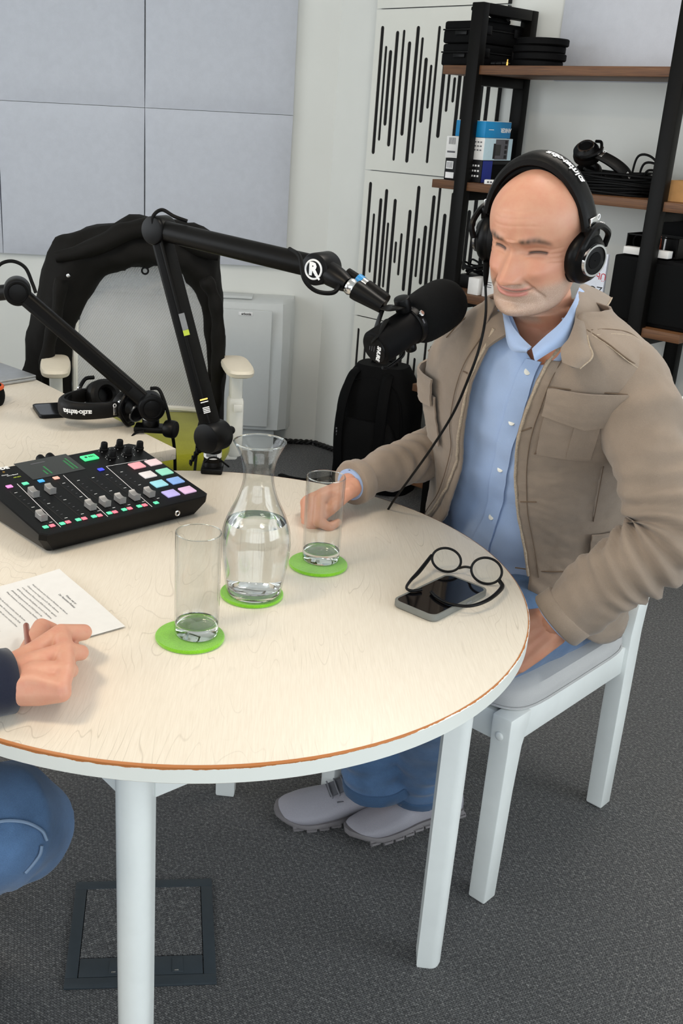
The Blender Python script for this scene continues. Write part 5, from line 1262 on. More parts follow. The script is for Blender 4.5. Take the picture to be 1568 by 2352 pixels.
def paint_head(o, mt):
    """colour masks (lips, stubble, brows ...) as mesh attributes from the position on the head"""
    me = o.data; inv = mt.inverted() @ mw(o.parent) if o.parent else mt.inverted(); n = len(me.vertices)
    A = {k: np.zeros(n, 'f') for k in ('lips', 'stubble', 'hair', 'dark', 'redness')}
    for i, v in enumerate(me.vertices):
        p = inv @ v.co; p.z = unsquash(p.z)
        if p.z < -.14 or p.z > .13 or abs(p.x) > .1 or abs(p.y) > .13: 
            A['redness'][i] = .25; continue
        x, z = p.x, p.z; ax_ = abs(x); f = sstep(.0, .03, p.y)
        mz = mouth_z(x)
        A['lips'][i] = f*sstep(.030, .024, ax_)*max(.8*math.exp(-((z-mz-.0042)/.0034)**4), .8*math.exp(-((z-mz+.0052)/.0046)**4))
        zs = .0095+.0030*math.cos((ax_-.031)*95)
        dk = 1.0*math.exp(-((z-zs)/.0026)**2)*sstep(.0145, .011, abs(ax_-.032))
        dk = max(dk, .55*math.exp(-((z-mz)/.0012)**2)*sstep(.033, .027, ax_)); dk = max(dk, .7*g2(ax_, z, .0095, -.0425, .0035, .002))
        A['dark'][i] = f*dk
        zb_ = .0325+.004*sstep(.012, .034, ax_)-.010*sstep(.036, .054, ax_)
        A['hair'][i] = f*max(0, 1.0*math.exp(-((z-zb_)/.0050)**2)*sstep(.010, .016, ax_)*sstep(.054, .046, ax_)*(.85+.3*nz((x*4, 0, z*2), 60)))
        hairline = .55*sstep(.045, .0, p.y)*sstep(.095, .06, z+.25*max(0, p.y))*sstep(-.06, -.03, z)
        A['hair'][i] = max(A['hair'][i], hairline*.75)
        st = sstep(-.030, -.055, z)*sstep(-.01, .03, p.y)
        st = max(st*sstep(-.125, -.115, z), .9*sstep(-.036, -.046, z)*sstep(.034, .020, ax_)*f)
        cheek = sstep(-.035, -.07, z-.25*(ax_-.03)); st *= max(cheek, sstep(.032, .022, ax_)); A['stubble'][i] = .8*st*(1-A['lips'][i])
        A['redness'][i] = .55*f*(g2(ax_, z, .042, -.02, .022, .02)+g2(ax_, z, 0, -.025, .016, .014))+.12*sstep(.05, .1, z)
    for k, a in A.items():
        at = me.attributes.new(k, 'FLOAT', 'POINT'); at.data.foreach_set('value', np.clip(a, 0, 1))

# ------------------------------------------------------------------ the man in the taupe jacket
HC = dep(1237, 560, 1.70)                                     # middle of the head
hang = R(-129); hy = Vector((math.cos(hang), math.sin(hang), 0)); hx_ = Vector((hy.y, -hy.x, 0)); hx_ = -hx_     # hx_ = his left
hy = (hy-UP*.25).normalized(); hzv = hx_.cross(hy).normalized(); hzv = hzv if hzv.z > 0 else -hzv
tl = Matrix.Rotation(R(-3), 4, hy); hx_ = tl @ hx_; hzv = tl @ hzv
HM = basis(hx_, hy, hzv, HC) @ Matrix.Scale(1.03, 4)
fac = Vector((-.80, -.60, 0)); lef = Vector((.60, -.80, 0))        # chest facing, his left
PX = thing('person', 'man in a taupe jacket and headphones sitting at the table, one fist beside the glass', 'person', (.53, 2.05, 0))
SP = smooth_tab([(.44, .545), (.60, .530), (.75, .510), (.95, .478), (1.10, .452), (1.18, .437)]); SPY = smooth_tab([(.44, 2.07), (.60, 2.045), (.75, 2.00), (.95, 1.905), (1.10, 1.815), (1.18, 1.785)])
def spine(z): return Vector((interp(SP, z), interp(SPY, z), z))
# half width / half depth of the clothed trunk
TW = smooth_tab([(.44, .195), (.55, .19), (.70, .18), (.85, .188), (.95, .196), (1.03, .200), (1.08, .185), (1.115, .160), (1.145, .118), (1.165, .080), (1.20, .062)])
TD = smooth_tab([(.44, .14), (.55, .145), (.70, .140), (.85, .138), (.95, .138), (1.03, .128), (1.08, .112), (1.115, .092), (1.145, .074), (1.165, .066), (1.20, .060)])
def trunk(a, z, grow=0, e=2.4):
    """a = 0 in front, + towards his left"""
    c, s = math.cos(a), math.sin(a); w, d = interp(TW, z)+grow, interp(TD, z)+grow
    return spine(z)+fac*d*math.copysign(abs(c)**(2/e), c)+lef*w*math.copysign(abs(s)**(2/e), s)
# bare body: head, trunk, arms and hands grown into one mesh
shL, elL, wrL = trunk(R(90), 1.055)-lef*.022+UP*.0, dep(1538, 1226, 1.665), dep(1276, 1428, 1.735)
shR, elR, wrR = trunk(R(-90), 1.055)+lef*.045, Vector((.345, 2.105, .812)), atz(806, 1112, .792)
hipL, hipR = spine(.52)+lef*.095, spine(.52)-lef*.095
chf = -ce                                                     # along the seat towards its front
knL = hipL+chf*.40+lef*.01+UP*.00; knL.z = .535
knR = hipR+chf*.41-lef*.03; knR.z = .54
anL, anR = atz(955, 1795, .10), atz(868, 1800, .115)
sc = [(spine(z), interp(TW, z)*.62) for z in (.52, .65, .78, .90, 1.0)]
body = [[(spine(z)+lef*o*.5, interp(TD, z)*.80) for z in (.53, .70, .88, 1.0, 1.06)] for o in (-.17, -.06, .06, .17)]
body += [[(shL, .05), (elL, .038), (elL.lerp(wrL, .3), .037), (wrL, .026)], [(shR, .05), (elR, .038), (elR.lerp(wrR, .3), .037), (wrR, .026)], [(shL, .055), (spine(1.10), .055), (shR, .055)],
         [(hipL, .085), (knL, .058), (anL, .040)], [(hipR, .085), (knR, .058), (anR, .040)], [(spine(1.05), .062), (HM @ Vector((0, -.02, -.15)), .055), (HM @ Vector((0, -.022, -.10)), .052)]]
gb = blob(body, .008, 4)
fR = (wrR-elR).normalized(); fR = (fR+Vector((-.25, -.1, -.10))).normalized(); sR = Vector((.35, -.55, .55)); sR = (sR-fR*sR.dot(fR)).normalized(); uR = sR.cross(fR); uR = uR if uR.z > -.2 else -uR
uR = (Vector((-.25, .35, .8))-fR*Vector((-.25, .35, .8)).dot(fR)).normalized(); sR = (fR.cross(uR)); sR = -sR if sR.dot(Vector((.3, -1, 0))) < 0 else sR
WR = wrR+fR*.012
thR = [WR+sR*.040+fR*.055-uR*.016, WR+sR*.036+fR*.082-uR*.026, WR+sR*.022+fR*.10-uR*.034]
hgR = blob(hand_chains(WR, fR, uR, sR, 1.0, (1.25, 1.3, 1.35, 1.35), .05, thR), .0026, 5)
fL = (wrL-elL).normalized(); fL = (fL+Vector((-.35, .1, -.25))).normalized(); uL = (Vector((.3, -.6, .75))-fL*Vector((.3, -.6, .75)).dot(fL)).normalized(); sL = fL.cross(uL); sL = -sL if sL.dot(Vector((-.2, .8, .3))) < 0 else sL
WLh = wrL+fL*.012
hgL = blob(hand_chains(WLh, fL, uL, sL, 1.0, (.55, .6, .65, .7), .05, [WLh+sL*.042+fL*.055-uL*.014, WLh+sL*.046+fL*.085-uL*.02, WLh+sL*.044+fL*.108-uL*.026]), .0028, 5)
neck = [(-.215, .052, -.072, .066, 0, -.032), (-.19, .050, -.068, .062, 0, -.026), (-.17, .047, -.064, .058, 0, -.020), (-.15, .045, -.062, .056, 0, -.014), (-.135, .046, -.060, .0545, 0, -.008), (-.127, .049, -.056, .052, 0, -.004), (-.122, .052, -.053, .046, 0, 0)]
hd = head_geom(HM, neck)
o = part('body', join_solid([hd, gb, hgR, hgL]), 'skin', PX, world=True, angle=R(180)); paint_head(o, HM)
plain('brow_hair', rgb(88, 72, 60), .9, var=.3, scale=700)
# ------------------------------------------------------------------ shirt
GS = .012
rows = []
zz_ = [.50+.66*i/52 for i in range(53)]
for z0_ in zz_:
    r = []
    for j in range(65):
        a = R(-100+200*j/64); zt_ = 1.084+.074*sstep(R(1), R(30), abs(a-R(21))); z = .50+(zt_-.50)*(z0_-.50)/.66; p = trunk(a, z, GS*.4-.014*sstep(1.05, 1.13, z)*sstep(R(25), R(45), abs(a-R(5))))
        wv = .006*nz((p.x*2, p.y*2, p.z*.8), 9, 2)+.004*nz((p.x, p.y, p.z), 26, 3)
        wv += -.010*math.exp(-((z-.76)/.05)**2)*math.cos(a)
        r.append(p+(fac*math.cos(a)+lef*math.sin(a))*wv)
    rows.append(r)
shr = part('shirt', sheet(rows, .002), 'shirt_blue', PX, world=True, angle=R(180))
def trunk_at(px, py, grow, a0=-50, a1=60):
    """angle and height on the trunk whose picture is (px, py)"""
    best = (1e9, 0, 0)
    for i_ in range(111):
        z = .55+.60*i_/110
        for k in range(56):
            a = R(a0+(a1-a0)*k/55); q = proj(trunk(a, z, grow)); e = (q[0]-px)**2+(q[1]-py)**2
            if e < best[0]: best = (e, a, z)
    return best[1:]
bt = [trunk_at(*q, GS*.4) for q in ((1230, 828), (1213, 857), (1177, 968), (1149, 1076), (1124, 1185), (1105, 1265))]
plA = sorted((z, a) for a, z in bt)
def shirt_o(a, z): p = trunk(a, z, GS*.4); return p, .006*nz((p.x*2, p.y*2, p.z*.8), 9, 2)+.004*nz((p.x, p.y, p.z), 26, 3)-.010*math.exp(-((z-.76)/.05)**2)*math.cos(a)
pl_rows = []
for i_ in range(51):
    z = plA[0][0]+(plA[-1][0]-plA[0][0])*i_/50; r = []
    for j in range(5):
        a = interp(plA, z)+R(-4.6+9.2*j/4); p, wv = shirt_o(a, z); r.append(p+(fac*math.cos(a)+lef*math.sin(a))*(wv+.0032))
    pl_rows.append(r)
part('placket', sheet(pl_rows, .003), 'shirt_blue', shr, world=True, angle=R(60))
for a, z in bt[1:]:
    p, wv = shirt_o(a, z); n_ = (fac*math.cos(a)+lef*math.sin(a)+UP*.25).normalized(); q = p+n_*(wv+.005); part('shirt_button', rcyl(q-n_*.001, q+n_*.0022, .0062, .0008, 18), 'button_white', shr, world=True)
# shirt collar: two leaves about an open neck
def leaf(name, inner, outer, th, mat, par, bulge=.006, seed=0):
    A, B = spl([dep(*p) for p in inner], 6), spl([dep(*p) for p in outer], 6); rows = []
    for a, b in zip(A, B):
        r = []
        for k in range(9):
            f = k/8; p = a.lerp(b, f); n_ = (p-spine(p.z)); n_.z = 0; n_ = n_.normalized()*.7+toC(p)*.7; r.append(p+n_*(bulge*math.sin(f*math.pi)+.0015*nz(p, 40, seed)))
        rows.append(r)
    o_ = part(name, sheet(rows, th), mat, par, world=True, angle=R(60))
    if mat == 'jacket_taupe': part('collar_edge', tube([r[-1] for r in rows], .0015, 6), 'hem_light', o_ if par is PX else par, world=True)
    return o_
leaf('shirt_collar', [(1330, 660, 1.80), (1318, 690, 1.72), (1290, 737, 1.668), (1248, 775, 1.655), (1221, 801, 1.655)], [(1345, 680, 1.80), (1322, 732, 1.70), (1302, 785, 1.655), (1268, 806, 1.643), (1230, 830, 1.645)], .003, 'shirt_blue', shr)
leaf('shirt_collar', [(1166, 715, 1.77), (1168, 728, 1.745), (1180, 757, 1.712), (1204, 784, 1.68), (1219, 800, 1.66)], [(1160, 722, 1.78), (1163, 745, 1.748), (1166, 778, 1.715), (1178, 803, 1.695), (1210, 806, 1.665)], .003, 'shirt_blue', shr)
# ------------------------------------------------------------------ jacket
def px_angle(px, z, grow, lo, hi):
    """angle on the trunk ring at height z that shows at picture column px"""
    best = None
    for k in range(241):
        a = lo+(hi-lo)*k/240; q = proj(trunk(a, z, grow))[0]
        if best is None or abs(q-px) < best[0]: best = (abs(q-px), a)
    return best[1]
GJ = .030
edgeL = smooth_tab([(.60, 1.0), (1.12, 1.0)])
def fold(p, s, seed): return .5-abs(nz(p, s, seed))*2.2        # ridged folds
def jr_wrinkle(p, a, z): return .009*nz((p.x*1.3, p.y*1.3, p.z*.9), 8, 5)+.0032*fold((p.x+p.z*.5, p.y, p.z*.45), 12, 6)+.0011*fold((p.x, p.y-p.z*.6, p.z*.8), 30, 7)+.0016*nz((p.x, p.y, p.z*1.5), 70, 8)
def jacket_grid(side, a0f, a1, nA=80, nZ=96, zlow=None):
    rows = []
    for i in range(nZ+1):
        v = i/nZ; r = []
        for j in range(nA+1):
            u = j/nA
            a_edge = a0f(.60+(1.10-.60)*v); a = a_edge+(a1-a_edge)*u; zt = 1.10+.072*(sstep(R(32), R(78), a) if side > 0 else sstep(R(4), R(24), -a))
            zb = (.64-.16*sstep(R(20), R(95), abs(a))) if side > 0 else .49; z = zb+(zt-zb)*v
            p = trunk(a, z, GJ*(1-.28*sstep(1.0, 1.15, z))); d = (fac*math.cos(a)+lef*math.sin(a))
            flare = .020*sstep(.85, .5, z)*math.exp(-(u/.25)**2)+.006*math.exp(-(u/.05)**2)
            hem = .004*math.exp(-((v-.03)/.02)**2)
            r.append(p+d*(jr_wrinkle(p, a, z)+flare+hem))
        rows.append(r)
    return rows
tabL = [(.62, 1216), (.70, 1206), (.78, 1190), (.86, 1182), (.94, 1190), (1.0, 1206), (1.06, 1232), (1.10, 1256), (1.15, 1290)]
angL = [(z, px_angle(px, z, GJ, R(-30), R(80))) for z, px in tabL]
tabR = [(.48, 952), (.62, 985), (.70, 1010), (.78, 1042), (.86, 1060), (.94, 1072), (1.0, 1082), (1.06, 1100), (1.10, 1120), (1.15, 1150)]
angR = [(z, px_angle(px, z, GJ, R(-42), R(10))) for z, px in tabR]
gL = jacket_grid(1, lambda z: interp(angL, z), R(184)); gR = jacket_grid(-1, lambda z: interp(angR, z), R(-184))
JK = part('jacket', gm(sheet(gL, .004), sheet(gR, .004)), 'jacket_taupe', PX, world=True, angle=R(180))
def on_jacket(a, z, o=0.0, side=1):
    p = trunk(a, z, GJ*(1-.28*sstep(1.0, 1.15, z))); d = (fac*math.cos(a)+lef*math.sin(a)); ae = interp(angL if side > 0 else angR, z); u = abs((a-ae)/(R(184)*side-ae))
    fl = .020*sstep(.85, .5, z)*math.exp(-(u/.25)**2)+.006*math.exp(-(u/.05)**2)
    return p+d*(jr_wrinkle(p, a, z)+fl+o+(.0045 if side > 0 else .0012))
def jpatch(name, a0, a1, z0, z1, o, side, mat='jacket_taupe', parent=JK, n=12, th=.003, shape=None):
    rows = []
    for i in range(n+1):
        r = []
        for j in range(n+1):
            u, v = j/n, i/n; zz = z0+(z1-z0)*v+(shape(u, v) if shape else 0); r.append(on_jacket(a0+(a1-a0)*u, zz, o, side))
        rows.append(r)
    return part(name, sheet(rows, th), mat, parent, world=True, angle=R(60))
def jline(name, pts, side, r=.0013, o=.0012, mat='seam'):
    return part(name, tube(spl([on_jacket(a, z, o, side) for a, z in pts], 6), r, 6), mat, JK, world=True)
# front edge hems
for side, tb in ((1, angL), (-1, angR)):
    part('front_hem', tube([on_jacket(interp(tb, .65+.48*i/40)+side*R(1.0), .65+.48*i/40, .0005, side) for i in range(41)], [.0026+.0005*math.sin(i*2.1) for i in range(41)], 8), 'hem_light', JK, world=True)
    jline('stitch_line', [(interp(tb, .65+.46*i/10)+side*R(6.5), .65+.46*i/10) for i in range(11)], side, .0008)
# chest pockets with flaps: his left one is wholly visible
pz = .965
def pang(px, z, lo=R(-20), hi=R(100)): return px_angle(px, z, GJ, lo, hi)
paL, paR_ = pang(1252, 1.0), pang(1415, 1.0)
pk = jpatch('chest_pocket', paL, paR_, .925, 1.035, .005, 1); 
jpatch('pocket_pleat', paL+(paR_-paL)*.38, paL+(paR_-paL)*.70, .93, 1.03, .008, 1, n=8)
jpatch('pocket_flap', paL-R(1), paR_+R(1), 1.008, 1.058, .011, 1, th=.004, shape=lambda u, v: -(1-v)*.016*(1-abs(2*u-1)))
jline('pocket_seam', [(paL, 1.035), (paL, .935), (paL+R(2), .925), (paR_-R(2), .925), (paR_, .935), (paR_, 1.035)], 1, .0011, .0062)
pqL, pqR = px_angle(1075, .93, GJ, R(-110), R(-10)), px_angle(1012, .93, GJ, R(-110), R(-10))
jpatch('chest_pocket', pqL, pqR, .865, .975, .005, -1)
jpatch('pocket_flap', pqL+R(1), pqR-R(1), .955, 1.012, .011, -1, th=.004, shape=lambda u, v: -(1-v)*.016*(1-abs(2*u-1)))
lpL, lpR = pang(1345, .72), pang(1432, .72)
jpatch('side_pocket_flap', lpL, lpR, .705, .752, .006, 1)
jline('waist_seam', [(R(28), .66), (R(50), .665), (R(80), .67)], 1); 
jline('yoke_seam', [(interp(angR, 1.05)-R(3), 1.045), (R(-60), 1.04), (R(-80), 1.035)], -1, .0014)
jline('front_seam', [(pang(1365, .85), .91), (pang(1365, .8), .78)], 1, .0009)
def jpx(*pts): return [trunk_at(x, y, GJ*.8, -100, 125) for x, y in pts]
for nm, pts in (('shoulder_seam', ((1352, 712), (1400, 735), (1450, 775), (1498, 828))), ('yoke_seam', ((1343, 760), (1390, 790), (1440, 822), (1500, 868)))):
    q = jpx(*pts); jline(nm, q, 1, .0016, .0012); jline('stitch_line', [(a+R(.5), z-.0055) for a, z in q], 1, .0009, .0012, 'hem_light')
q = jpx((1112, 700), (1070, 735), (1030, 775)); jline('yoke_seam', q, -1, .0014)
for pts in (((1196, 985), (1226, 980)), ((1203, 1148), (1230, 1146)), ((1288, 925), (1288, 940))): jline('buttonhole', jpx(*pts), 1, .0013, .0125 if pts[0][0] == 1288 else .001)
jline('flap_edge', [(paL-R(1), 1.010), (paL+(paR_-paL)*.5, .994), (paR_+R(1), 1.010)], 1, .0018, .0118, 'hem_light'); jline('flap_edge', [(paL-R(1), 1.058), (paR_+R(1), 1.058)], 1, .0014, .0115)
# collar with folded points
leaf('jacket_collar', [(1344, 652, 1.90), (1331, 657, 1.82), (1324, 684, 1.74), (1320, 735, 1.672), (1306, 775, 1.642), (1288, 800, 1.63), (1290, 832, 1.626)], [(1405, 684, 1.93), (1396, 700, 1.845), (1374, 728, 1.745), (1350, 764, 1.668), (1352, 790, 1.634), (1360, 820, 1.618), (1331, 847, 1.614)], .005, 'jacket_taupe', JK, .008, 3)
leaf('jacket_collar', [(1172, 690, 1.86), (1152, 700, 1.80), (1158, 735, 1.755), (1164, 772, 1.728)], [(1150, 690, 1.89), (1130, 706, 1.85), (1102, 760, 1.80), (1118, 803, 1.765)], .005, 'jacket_taupe', JK, .006, 4)
# sleeves with folds at the bend
def sleeve(name, sh_, el_, wr_, rad, seed, side):
    pth = spl([sh_-(el_-sh_)*.10-side*lef*.050+UP*.012, sh_, sh_.lerp(el_, .5)+side*lef*.006, el_, el_.lerp(wr_, .5), wr_], 22); n = len(pth); rr = spl1(rad, 22)
    def dsp(q, u, a):
        bend = math.exp(-((u-.64)/.17)**2); cuff = math.exp(-((u-.98)/.03)**2)
        return .006*nz((q.x*.9, q.y*.9, q.z*.9), 11, seed)+.0025*fold(q, 13, seed+1)+.0012*fold(q, 34, seed+2)+bend*.0085*math.sin(u*120+3*math.sin(a+seed)+4*nz(q, 9))+.004*(1-bend)*math.sin(u*46+2.5*math.sin(a*1+1)+5*nz(q, 7, 4))*sstep(.15, .3, u)+.003*cuff
    P_, T_, N_, B_ = frames(pth); g = tube(pth, rr, 64, True, dsp)
    o = part(name, g, 'jacket_taupe', JK, world=True, angle=R(180))
    e, d = pth[-1], (pth[-1]-pth[-3]).normalized()
    part('cuff', tube([e-d*.030, e-d*.028, e-d*.002, e+d*.001, e-d*.001], [rr[-1]+.004, rr[-1]+.006, rr[-1]+.006, rr[-1]+.003, rr[-1]-.003], 36, True, lambda q, u, a: .0018*nz(q, 40)), 'jacket_taupe', o, world=True, angle=R(70))
    part('shirt_cuff', tube([e-d*.004, e+d*.004, e+d*.0045, e+d*.002], [rr[-1]-.006, rr[-1]-.006, rr[-1]-.008, rr[-1]-.010], 32), 'shirt_blue', o, world=True)
    return o, e, d, rr[-1]
slL, eL, dL, rL = sleeve('sleeve', shL, elL, wrL, (.052, .074, .066, .063, .058, .046), 11, 1)
slR, eR, dR, rR = sleeve('sleeve', shR, elR, wrR, (.052, .070, .056, .051, .046, .037), 17, -1)
for k in range(2):
    q = eL-dL*(.03+.035*k)-UP*(rL*.9)+lef*.012; part('cuff_button', ball(tuple(q), .0065, 12, 8), 'button_dark', slL, world=True)
# ------------------------------------------------------------------ jeans
def leg_tube(nm, a, b, c, rad, mat, seed):
    pth = spl([a-(b-a)*.12, a, a.lerp(b, .5), b, b.lerp(c, .5), c], 10); rr = spl1(rad, 10)
    def dsp(q, u, t):
        kn = math.exp(-((u-.6)/.10)**2); an = math.exp(-((u-.93)/.07)**2)
        return .006*nz(q, 10, seed)+.003*nz(q, 30, seed+1)+kn*.005*math.sin(u*130+3*math.sin(t))+an*.005*math.sin(u*150+2*math.sin(t+1))
    return tube(pth, rr, 32, True, dsp), pth, rr
gl, pl_, rl_ = leg_tube('l', hipL, knL, anL, (.112, .108, .098, .078, .068, .066), 'jean', 31)
gr, pr_, rr_ = leg_tube('r', hipR, knR, anR, (.112, .108, .098, .078, .070, .072), 'jean', 37)
JN = part('jeans', evalmods(gm(gl, gr, capsule(spine(.545)-lef*.07, spine(.545)+lef*.07, .125, .125, 20)), [('REMESH', dict(mode='VOXEL', voxel_size=.006)), ('SMOOTH', dict(factor=.5, iterations=2))]), 'jean_blue', PX, world=True, angle=R(180))
for pt, r_ in ((pl_, rl_), (pr_, rr_)):
    d = (pt[-1]-pt[-3]).normalized(); part('trouser_hem', tube([pt[-1]-d*.022, pt[-1]-d*.02, pt[-1]+d*.002, pt[-1]+d*.003], [r_[-1]+.002, r_[-1]+.004, r_[-1]+.004, r_[-1]+.001], 32, True, lambda q, u, a: .002*nz(q, 40)), 'jean_dark', JN, world=True, angle=R(70))
part('side_seam', tube([p+lef*(r_+.004)+UP*.01 for p, r_ in zip(pl_[8:34], rl_[8:34])], .0016, 6), 'jean_thread', JN, world=True)
# ------------------------------------------------------------------ shoes
def shoe(lab, heel, toe, tilt, z0=0.0, par=PX):
    d = toe-heel; d.z = 0; L = d.length; d.normalize(); s = UP.cross(d); t = part_root = None
    mt = basis(d, s, UP, Vector((heel.x, heel.y, z0))) @ RX(tilt)
    W_ = smooth_tab([(0, .020), (.03, .034), (.12, .038), (.25, .036), (.42, .036), (.60, .046), (.76, .049), (.90, .040), (.97, .024), (1.0, .006)])
    Hh = smooth_tab([(0, .060), (.04, .085), (.12, .098), (.22, .100), (.32, .098), (.42, .086), (.55, .072), (.70, .058), (.82, .050), (.92, .042), (.97, .034), (1.0, .022)])
    rings = []
    for i in range(41):
        u = i/40; w, h = interp(W_, u), interp(Hh, u); zb = .012+.012*sstep(.82, 1, u); ring = []
        for j in range(28):
            a = 2*math.pi*j/28; c, q = math.cos(a), math.sin(a); hh = (h-zb)
            y = w*math.copysign(abs(c)**(.75 if q > 0 else .28), c)*(1-.40*sstep(.55, 1, (q+1)/2)*(1-.35*sstep(.55, .8, u)))*1.05; zz = zb+hh*(q+1)/2
            ring.append(mt @ Vector((u*L, y, zz)))
        rings.append(ring)
    o = part('shoe', loft(rings), 'shoe_grey', par, world=True, angle=R(70), label=lab)
    rings = []
    for i in range(31):
        u = i/30; w = interp(W_, u)+.004; zb = .014*sstep(.80, 1, u)
        rings.append([mt @ Vector((u*L*1.01-.001, y*w, zb+z)) for y, z in ((-.92, .008), (-1, .010), (-1.02, .015), (-.98, .020), (.98, .020), (1.02, .015), (1, .010), (.92, .008))])
    sl = part('sole', loft(rings), 'shoe_sole', o, world=True, angle=R(50))
    for sd in (1, -1):
        for k in range(9):
            u = .06+.10*k; w = interp(W_, u); zb = .014*sstep(.80, 1, u); p = [mt @ Vector((u*L+dx, sd*w, zb+zz)) for dx, zz in ((-.010, .012), (-.012, .0042), (.008, .0042), (.011, .012))]
            part('sole_pod', tube(p+[p[0]], .0042, 6), 'shoe_sole', sl, world=True)
    # tongue, laces, collar
    def top(u, y): 
        w, h = interp(W_, u), interp(Hh, u); return mt @ Vector((u*L, y, h-.10*(abs(y)/w)**2*w+.002))
    part('tongue', sheet([[top(.30+.30*i/8, -.020+.040*j/6)+UP*.001 for j in range(7)] for i in range(9)], .004), 'shoe_dark', o, world=True)
    for k in range(5):
        u = .36+.055*k; part('lace', tube(spl([top(u, -.028), top(u+.008, -.010)+UP*.004, top(u+.012, .010)+UP*.004, top(u+.004, .028)], 5), .0019, 6), 'lace_grey', o, world=True)
    part('heel_collar', torus(mt @ Vector((.16*L, 0, .096)), mt.to_3x3() @ Vector((1, 0, -.05)), mt.to_3x3() @ Vector((0, 1, 0)), .046, .009, 30, 8, ry=.030), 'shoe_dark', o, world=True)
    for yy in (.030, -.030): part('overlay', sheet([[mt @ Vector(((.50+.05*i)*L, yy*1.02, .045+.008*j)) for j in range(3)] for i in range(2)], .002), 'shoe_dark', o, world=True)
tL, hL_ = atz(800, 1922, .02), atz(1012, 1858, .02); tR_, hR_ = atz(632, 1868, .02), atz(868, 1842, .02)
shoe('grey running shoe of the near foot, rolled onto its outer edge', tL+(hL_-tL).normalized()*.285, tL, R(10), .004)
shoe('grey running shoe of the far foot', tR_+(hR_-tR_).normalized()*.285, tR_, R(-4), .0015)
# ------------------------------------------------------------------ his headphones and their cable
yw = Matrix.Rotation(R(-5), 4, 'Z'); hmx = basis(yw @ hx_, yw @ hy, hzv, HC+hzv*.012-hy*.012-_R*.008)
hpm = headphones('headphones', 'black headphones worn by the man in the taupe jacket', hmx, .072, .122, brand='audio-technica', cup_yaw=R(12), mid=24)
k0 = HC-hx_*.088-hzv*.062+hy*.012
wire = thing('headphone_cable', 'thin black cable hanging from the headphones down over the jacket', 'cable', tuple(k0))
part('strain_relief', tube([k0+hzv*.02, k0, k0-hzv*.024], [.0058, .0052, .003], 10), 'black_rubber', wire, world=True)
wp = [k0-hzv*.022, dep(1115, 725, 1.66), dep(1100, 800, 1.64), dep(1075, 870, 1.66), dep(1040, 950, 1.72), dep(990, 1030, 1.80), dep(940, 1100, 1.90), dep(905, 1148, 1.98), dep(885, 1180, 2.05)]
part('lead', tube(spl(wp, 8), .0022, 8), 'black_rubber', wire, world=True)

# ================================================================== the person writing at the left edge
PL = thing('person', 'person in a navy sleeve and jeans at the left edge, writing on the sheets', 'person', (-.80, 1.0, 0))
f2_ = Vector((.92, .38, 0)).normalized(); l2 = Vector((-f2_.y, f2_.x, 0))
hip = Vector((-.84, .93, .53)); chest = hip+Vector((.03, .01, .42)); nk = hip+Vector((.05, .02, .60))
sR2, sL2 = chest-l2*.19+UP*.09, chest+l2*.19+UP*.09
WX = atz(18, 1568, .775)                                     # wrist
eR2 = Vector((-.575, .955, .80)); eL2 = sL2+Vector((.05, .10, -.27)); wL2 = Vector((-.70, 1.30, .785))
kR2, aR2 = atz(24, 1890, .515), Vector((-.70, 1.36, .11)); kL2 = hip+f2_*.40+l2*.12; kL2.z = .52; aL2 = kL2+Vector((-.22, .06, -.40))
fw = (atz(190, 1490, .79)-WX); fw.z = 0; fw.normalize(); up2 = UP.copy(); sd2 = up2.cross(fw)      # thumb side = away from the camera
if sd2.y < 0: sd2 = -sd2
fw = (fw+UP*.06).normalized()
# finger joints placed where the photograph shows them: curled under, pen between thumb and index
KN = [atz(140, 1455, .800), atz(150, 1496, .802), atz(150, 1540, .797), atz(140, 1580, .788)]
PIP = [atz(193, 1452, .786), atz(186, 1499, .788), atz(163, 1540, .775), atz(148, 1578, .768)]
DIP = [atz(178, 1458, .766), atz(172, 1494, .764), atz(158, 1530, .757), atz(146, 1566, .753)]
TIP = [atz(140, 1448, .757), atz(148, 1486, .754), atz(140, 1520, .751), atz(130, 1556, .750)]
ch = []
for k in range(4):
    o_ = (.024, .008, -.009, -.024)[k]
    ch.append([(WX+sd2*o_*.8+UP*.004, .0185), (WX.lerp(KN[k], .5)+UP*.005, .0165), (KN[k], .0132-.0008*k)])
    ch.append([(KN[k], .0128-.0006*k), (PIP[k], .0112-.0006*k), (DIP[k], .0098-.0005*k), (TIP[k], .0082-.0004*k)])
ch.append([(KN[0], .0125), (KN[1], .0125), (KN[2], .012), (KN[3], .0115)])
ch.append([(WX+sd2*.018-UP*.004, .019), (WX.lerp(KN[0], .45)+sd2*.018-UP*.012, .0175), (atz(95, 1440, .770), .0125), (atz(120, 1445, .760), .0095)])
ch.append([(WX-sd2*.022-UP*.002, .018), (WX.lerp(KN[3], .55)-sd2*.006-UP*.006, .0175), (KN[3]-UP*.006, .013)])
ch.append([(WX-(KN[1]-WX)*.55, .030), (WX, .0275), (WX.lerp(KN[1], .25), .024)])
hnd = blob(ch, .0022, 7)
bl = [[(hip, .12), (hip.lerp(chest, .5), .115), (chest, .12), (nk, .06), (nk+UP*.06+f2_*.01, .055)], [(hip-l2*.08, .10), (hip+l2*.08, .10)], [(sR2, .058), (chest+UP*.10, .06), (sL2, .058)],
      [(sR2, .052), (eR2, .040), (eR2.lerp(WX, .4), .036), (WX-(KN[1]-WX)*.4, .028)], [(sL2, .052), (eL2, .040), (wL2, .026)],
      [(hip-l2*.09, .088), (kR2, .060), (aR2, .042), (aR2-UP*.03, .036)], [(hip+l2*.09, .088), (kL2, .060), (aL2, .042), (aL2-UP*.03, .036)]]
gb2 = blob(bl, .008, 4)
